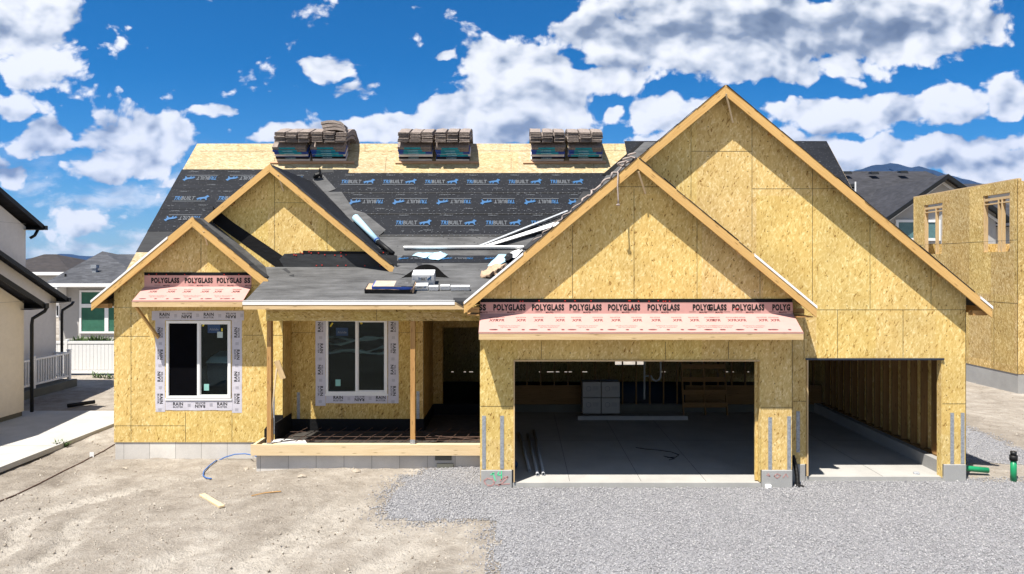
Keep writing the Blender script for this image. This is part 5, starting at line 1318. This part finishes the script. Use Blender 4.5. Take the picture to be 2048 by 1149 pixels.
pn(MB().box(-17.299,-17.28,21.27,22.38,4.27,5.43), 'window_pane', plain('bluish_pane', (.08,.12,.16), .15, spec=.8))
# stucco joint lines
pn(MB().box(-14.601,-14.597,11.5,20.6,3.28,3.29), 'stucco_joint', 'stuccog'); pn(MB().box(-17.301,-17.297,14,24.5,5.79,5.80), 'stucco_joint', 'stuccog')
# porch of the neighbour with its railing
pn(MB().box(-18.5,-16.45,21.4,26.0,-.3,.14), 'patio_slab', 'concd')
R = empty('patio_railing', (-16.6, 24, .14), 'white vinyl railing around the patio of the stucco house', 'railing')
xr = -16.62
def rail(p, q, posts=True):
    p = Vector(p); q = Vector(q); L = (q-p).length
    MB().beam(p+Vector((0,0,.98)), q+Vector((0,0,.98)), .07, .06).build('top_rail', M['vinyl'], R); MB().beam(p+Vector((0,0,.14)), q+Vector((0,0,.14)), .05, .07).build('bottom_rail', M['vinyl'], R)
    n = int(L/.125)
    for k in range(1, n): a = p+(q-p)*k/n; MB().box(a.x-.018,a.x+.018,a.y-.018,a.y+.018,a.z+.15,a.z+.96).build('baluster', M['vinyl'], R)
rail((xr,21.9,.14), (xr,23.9,.14)); rail((xr,23.9,.14), (xr,25.8,.14)); rail((xr,25.8,.14), (-17.25,25.8,.14)) if False else rail((xr,25.8,.14), (-17.9,25.9,.14))
for (x, y) in ((xr,21.9),(xr,23.9),(xr,25.8),(-17.9,25.9)): MB().box(x-.05,x+.05,y-.05,y+.05,.14,1.22).build('post', M['vinyl'], R); MB().box(x-.065,x+.065,y-.065,y+.065,1.22,1.25).build('post_cap', M['vinyl'], R)
# fence
FN = empty('vinyl_fence', (-16.5, 28.6, -.1), 'tall white vinyl privacy fence behind the dirt yard', 'fence')
for i in range(5):
    x0 = -24.2+i*2.84
    b = MB(); b.box(x0+.06, x0+2.78, 28.58, 28.62, -.02, 1.22)
    n = 18
    for k in range(n): a = x0+.06+2.72*k/n; b.box(a+.006, a+2.72/n-.006, 28.565, 28.58, .10, 1.15)
    b.build('fence_panel', M['vinyl'], FN)
    MB().box(x0+.06, x0+2.78, 28.55, 28.65, 1.16, 1.26).build('fence_rail', M['vinyl'], FN); MB().box(x0+.06, x0+2.78, 28.55, 28.65, -.05, .06).build('fence_rail', M['vinyl'], FN)
    MB().box(x0-.06, x0+.06, 28.54, 28.66, -.1, 1.33).build('fence_post', M['vinyl'], FN)
# yucca behind fence
b = MB()
for (cx, cz, ss_) in ((-18.2,1.15,.45),(-18.75,1.15,.38),(-17.75,1.15,.42),(-19.15,1.1,.30)):
    for _ in range(46):
        a = random.random()*6.28; t = random.uniform(.15,1.1); d = Vector((math.cos(a)*t, math.sin(a)*t*.6, 1)).normalized(); l = ss_*random.uniform(.6,1.1)
        st = Vector((cx+random.uniform(-.25,.25), 29.9, cz-.15)); sd = d.cross(Vector((0,1,0))).normalized()*.035
        b.face([st-sd, st+sd, st+d*l*.6+sd*.8, st+d*l])
b.tube([(-18.7,29.9,-.1),(-18.7,29.9,1.05)], .08, 6); b.tube([(-17.9,29.9,-.1),(-17.95,29.9,1.05)], .08, 6)
yk = b.build('yucca_shrub', M['leaf'], recalc=False); tag(yk, 'dark spiky shrub showing over the white fence', 'shrub')

# ================================================================ house behind on the left
N2 = empty('grey_hip_house', (-26, 40, -.1), 'grey stucco house with hipped grey shingle roof behind the white fence', 'house')
D = 38.0; p2 = lambda px, py, d=D: P(px, py, d)
b = MB(); a = p2(118,570); c = p2(420,690)
b.xz([[(a.x,-.1),(c.x,-.1),(c.x,3.35),(a.x,3.35)]], D, D+10); b.build('wall', M['stuccog'], N2)
MB().box(p2(108,0).x, p2(133,0).x, 37.2, 38.0, 2.55, 3.2).build('wall_bump', M['vinyl'], N2); 
e0 = p2(108,568); ex1 = p2(430,568).x; zE = 3.40; pk = P(205,503,43.5)
rb = MB(); F0 = Vector((e0.x-.2,37.4,zE)); F1 = Vector((ex1,37.4,zE)); K = Vector((pk.x,43.5,pk.z))
lft = Vector((P(60,0,37.4).x-4.2,37.4,zE))
rb.face([Vector((F0.x,37.4,zE)), Vector((K.x+6.2,37.4,zE)), K]); rb.face([F0, K, Vector((F0.x-1.5,50,zE))]); rb.face([Vector((K.x+6.2,37.4,zE)), Vector((K.x+6.2,50,zE)), K]); rb.face([Vector((F0.x-1.5,50,zE)), Vector((K.x+6.2,50,zE)), K])
rf = rb.build('hip_roof', M['shg'], N2, recalc=False)
r2z = P(0,509,45).z; rb = MB(); rb.face([(K.x-.2,45,r2z),(ex1,45,r2z),(ex1,37.5,zE+.02),(K.x+2,37.5,zE+.02)]); rb.face([(K.x-.2,45,r2z),(ex1,45,r2z),(ex1,52,zE),(K.x+2,52,zE)]); rb.build('ridge_roof', M['shg'], N2, recalc=False)
MB().box(F0.x, ex1, 37.28, 37.42, zE-.16, zE+.02).build('gutter', M['vinyl'], N2); MB().box(F0.x, ex1, 37.42, 38.0, zE-.20, zE-.17).build('soffit', M['vinyl'], N2)
def nwin(px0, py0, px1, py1, D, par, m='blind', fr=.10, n='window'):
    a = P(px0, py1, D); c = P(px1, py0, D)
    w_ = MB().xz([[(a.x,a.z),(c.x,a.z),(c.x,c.z),(a.x,c.z)],[(a.x+fr,a.z+fr),(c.x-fr,a.z+fr),(c.x-fr,c.z-fr),(a.x+fr,c.z-fr)]], D-.06, D+.02).build(n, M['vinyl'], par)
    MB().box(a.x+fr, c.x-fr, D-.02, D-.012, a.z+fr, c.z-fr).build('pane', M[m] if isinstance(m, str) else m, w_)
nwin(160,581,214,612,D-.02,N2); nwin(160,612,214,667,D-.02,N2); nwin(214,581,270,612,D-.02,N2); nwin(214,612,270,667,D-.02,N2); nwin(112,610,120,634,D-.02,N2, 'trimblack', .06)
q = P(190,552,39.4)
vr = MB().box(q.x-.10,q.x+.10,39.3,39.5,q.z-.1,q.z+.42).box(q.x-.15,q.x+.15,39.25,39.55,q.z+.42,q.z+.62).box(q.x-.28,q.x+.28,39.1,39.6,q.z-.12,q.z-.02).build('roof_vent', M['steel'], N2)
q = P(131,556,38.6); MB().tube([(q.x,38.6,q.z-.3),(q.x,38.6,q.z+.22)], .05, 8).build('vent_pipe', M['blackpl'], N2)
# brown roofed house further back
N3 = empty('brown_roof_house', (-45, 62, -.1), 'low house with a dark brown roof far behind at the left', 'house')
D = 60; a = P(40,0,D).x; c = P(142,0,D).x
rb = MB(); z0 = P(0,545,D).z; z1_ = P(0,509,D+6).z
rb.face([(a-3,D,z0),(c,D,z0),(P(112,0,D+6).x,D+6,z1_),(a-2,D+6,z1_)]); rb.face([(c,D,z0),(c,D+12,z0),(P(112,0,D+6).x,D+6,z1_)]); rb.face([(a-3,D+12,z0),(c,D+12,z0),(P(112,0,D+6).x,D+6,z1_),(a-2,D+6,z1_)]); rb.build('roof', M['shb'], N3, recalc=False)
MB().box(a-3, c-.3, D+.5, D+11, -.1, z0).build('wall', M['stuccog'], N3); MB().box(a-3, c+.1, D-.1, D, z0-.25, z0+.02).build('gutter', M['vinyl'], N3)

# ================================================================ right: framed house
N4 = empty('framed_house', (18, 27, -.1), 'two storey framed house with bare strand board wall and open windows at the right', 'house')
XW = 17.2; yat = lambda px: XW*FP/(px-1040)
y0, y1_ = yat(2035), 30.6; zt_ = CH+.1768*XW; zf = CH-.2148*XW
o1 = (yat(1885), yat(1848)); o2 = (yat(2020), yat(1966))
zo = lambda px, py: CH-(py-535)*yat(px)/FP
h1 = [(o1[0], zo(1885,508)), (o1[1], zo(1885,508)), (o1[1], zo(1848,411)), (o1[0], zo(1848,411))]
h2 = [(o2[0], zo(1966,505)), (o2[1], zo(1966,505)), (o2[1], zo(1966,393)), (o2[0], zo(1966,393))]
b = MB(); b.yz([[(y0,zf),(y1_,zf),(y1_,zt_),(y0,zt_)], h1, h2], XW, XW+.14); b.build('side_wall', M['osb_brown'], N4)
MB().xz([[(XW,zf),(XW+9,zf),(XW+9,zt_-.3),(XW,zt_-.05)]], y0-.012, y0).build('front_wall', M['osb_brown'], N4)
MB().box(XW+.02, XW+9, y0-.0, y0+.2, -.5, zf-.004).box(XW+.02, XW+.22, y0+.2, y1_, -.5, zf-.004).build('foundation', M['conc'], N4)
b = MB(); z_ = zf+2.44
b.box(XW-.004,XW,y0,y1_,z_-.004,z_+.004); b.box(XW-.004,XW,y0,y1_,z_+2.2,z_+2.208) 
for px in (1988,): b.box(XW-.004,XW,yat(px)-.004,yat(px)+.004,zf,z_+.6)
b.box(XW-.006,XW+.002,y0-.016,y0-.004,zf,zt_); b.build('sheet_seams', M['black'], N4)
for (oy, h) in ((o1, h1), (o2, h2)):
    za, zc = h[0][1], h[2][1]
    for yy in (oy[0]+.03, oy[1]-.03): MB().beam((XW+.09,yy,za),(XW+.09,yy,zc),.14,.04,(0,1,0)).build('window_stud', M['fascia'], N4)
    MB().beam((XW+.09,oy[0]+.05,zc-.16),(XW+.09,oy[1]-.05,zc-.16),.14,.09).build('window_header', M['fascia'], N4)
    MB().beam((XW+.09,oy[0]+.05,zc-.32),(XW+.09,oy[1]-.05,zc-.32),.14,.04).build('window_header', M['fascia'], N4)
for (oy, px, h) in ((o1, 1871, h1), (o2, 2003, h2), (o2, 1996, h2)): MB().beam((XW+.07,yat(px),h[0][1]),(XW+.07,yat(px),h[2][1]-.2),.13,.04,(0,1,0)).build('window_stud', M['fascia'], N4)
for yy, zz in ((o2[0]+.35, 0), (o2[0]+.20, 0), (o1[0]+.45, 0)): MB().beam((XW+.5,yy,4.0),(XW+.5,yy,zt_-.1),.09,.04,(0,1,0)).build('inner_stud', M['stud'], N4)
MB().beam((XW+.6,o2[0]+.3,5.6),(XW+.6,o2[1]-.2,4.4),.09,.05).build('diagonal_brace', M['fascia'], N4)
MB().box(XW+.3,XW+.36,o1[0]-.3,o1[0]+.55,4.2,5.6).box(XW+.14,XW+8.5,y1_-.14,y1_,zf,5.3).build('inner_partition', M['osb_brown'], N4)
MB().box(XW+.14,XW+8.8,y0+.01,y1_-.15,4.0,4.1).build('upper_floor', M['osb_brown'], N4)
MB().beam((XW+.07,y0+.05,zt_-.02),(XW+.07,y0+.05,zf+3.9),.10,.05,(0,1,0)).beam((XW+.07,y0,zt_+.02),(XW+.07,y1_,zt_+.02),.14,.04).build('top_plate', M['fascia'], N4)
q = P(2046,772,23.9)
tag(MB().beam((17.3,y0-.25,zf-.12),(18.4,y0-.25,zf-.06),.05,.02).build('red_cable', M['redcap']), 'red cable end on the ledge of the framed house foundation', 'cable')

# ================================================================ right: grey house behind
N5 = empty('dark_roof_house', (26, 45, -.1), 'grey two storey house with dark shingle roof and white windows behind the framed house', 'house')
D = 42.0
def Z(py, d): return CH+(535-py)*d/FP
def X(px, d): return (px-1040)*d/FP
zr_ = Z(343, 48); 
x0_, x1_ = X(1560,48), X(1852,48)
rb = MB(); ez = Z(452, 40)
rb.face([(x0_,48,zr_),(x1_,48,zr_),(x1_+3.0,40,ez),(x0_-2,40,ez)]); rb.face([(x0_,48,zr_),(x1_,48,zr_),(x1_+3.0,56,ez),(x0_-2,56,ez)]); rb.face([(x1_,48,zr_),(x1_+3.0,40,ez),(x1_+3.0,56,ez)])
rf = rb.build('main_roof', M['shd'], N5, recalc=False)
MB().box(x0_-1.5, x1_+2.5, 41, 55, -.1, ez).build('main_wall', M['stuccog'], N5)
# front gable
DG = 38.0; ax, az = X(1884,DG), Z(351,DG); lx, lz = X(1762,DG), Z(437,DG); sl5 = (az-lz)/(ax-lx); rx_ = ax+(ax-lx); 
rb = MB(); rb.slab([(ax,DG-.5,az),(lx-.3,DG-.5,lz-.3*sl5),(lx-.3,50,lz-.3*sl5),(ax,50,az)], .05); rb.slab([(ax,DG-.5,az),(rx_+.3,DG-.5,lz-.3*sl5),(rx_+.3,50,lz-.3*sl5),(ax,50,az)], .05); rb.build('gable_roof', M['shd'], N5)
MB().xz([[(lx+.4,-.1),(rx_-.4,-.1),(rx_-.4,lz+.2),(ax,az-.1),(lx+.4,lz+.2)]], DG, DG+8).build('gable_wall', M['stuccog'], N5)
b = MB(); b.xz([[(ax,az),(lx-.3,lz-.3*sl5),(lx-.3,lz-.3*sl5-.25),(ax,az-.25),(rx_+.3,lz-.3*sl5-.25),(rx_+.3,lz-.3*sl5)]], DG-.58, DG-.50); b.build('rake_trim', M['trimblack'], N5)
b = MB(); b.xz([[(ax,az-.30),(lx+.3,lz+.3*sl5-.30),(lx+.3,lz+.3*sl5-.46),(ax,az-.46),(rx_-.3,lz+.3*sl5-.46),(rx_-.3,lz+.3*sl5-.30)]], DG-.05, DG-.01); b.build('white_frieze', M['vinyl'], N5)
nwin(1791,440,1834,482,DG-.03,N5, plain('pale_blue_pane', (.10,.19,.20), .3), .14); nwin(1846,440,1880,482,DG-.03,N5, plain('pale_blue_pane2', (.10,.19,.20), .3), .14)
for px, py, d in ((1693,345,47.5),(1747,346,47.5),(1805,344,47.5),(1700,371,46)):
    q = P(px, py+1, d-.6); MB().hexa([(q.x-.25,q.y-.3,q.z-.12),(q.x+.25,q.y-.3,q.z-.12),(q.x+.25,q.y+.2,q.z+.0),(q.x-.25,q.y+.2,q.z+.0),(q.x-.22,q.y-.2,q.z+.08),(q.x+.22,q.y-.2,q.z+.08),(q.x+.22,q.y+.2,q.z+.12),(q.x-.22,q.y+.2,q.z+.12)]).build('roof_vent', M['trimblack'], N5)
q = P(1711,380,44); MB().tube([(q.x,44,q.z-.3),(q.x,44,q.z+.5)], .05, 8).build('vent_pipe', M['card'], N5)
N6 = empty('far_roof_house', (40, 62, -.1), 'distant dark roofed house just showing over the framed wall', 'house')
D = 60; MB().slab([(X(1905,D),D,Z(380,D)),(X(2100,D),D,Z(380,D)),(X(2080,D+6),D+6,Z(368,D+6)),(X(1925,D+6),D+6,Z(368,D+6))], .1).build('roof', M['shd'], N6)
MB().box(X(1912,D),X(2095,D),D+.5,D+9,-.1,Z(382,D)).build('wall', M['stuccog'], N6); MB().box(X(1930,D),X(1945,D),D+1,D+1.4,Z(380,D),Z(369,D)).build('roof_vent', M['trimblack'], N6)
# thin dry air between here and the mountains
b = MB(); b.box(-12500, 12500, -3000, 12000, -60, 2200)
hz = b.build('haze', bpy.data.materials.new('haze')); hz.data.flip_normals(); hm = hz.data.materials[0]; hm.use_nodes = True; ht = NT(hm.node_tree); ht.n.clear()
pv = ht('VolumePrincipled', {'Color': (.16,.40,1.0,1), 'Density': .00003, 'Anisotropy': .1}); oo = ht('OutputMaterial'); ht.l.new(pv.outputs[0], oo.inputs['Volume'])
tag(hz, 'thin blue daytime air reaching to the far mountains', 'haze', kind='stuff')
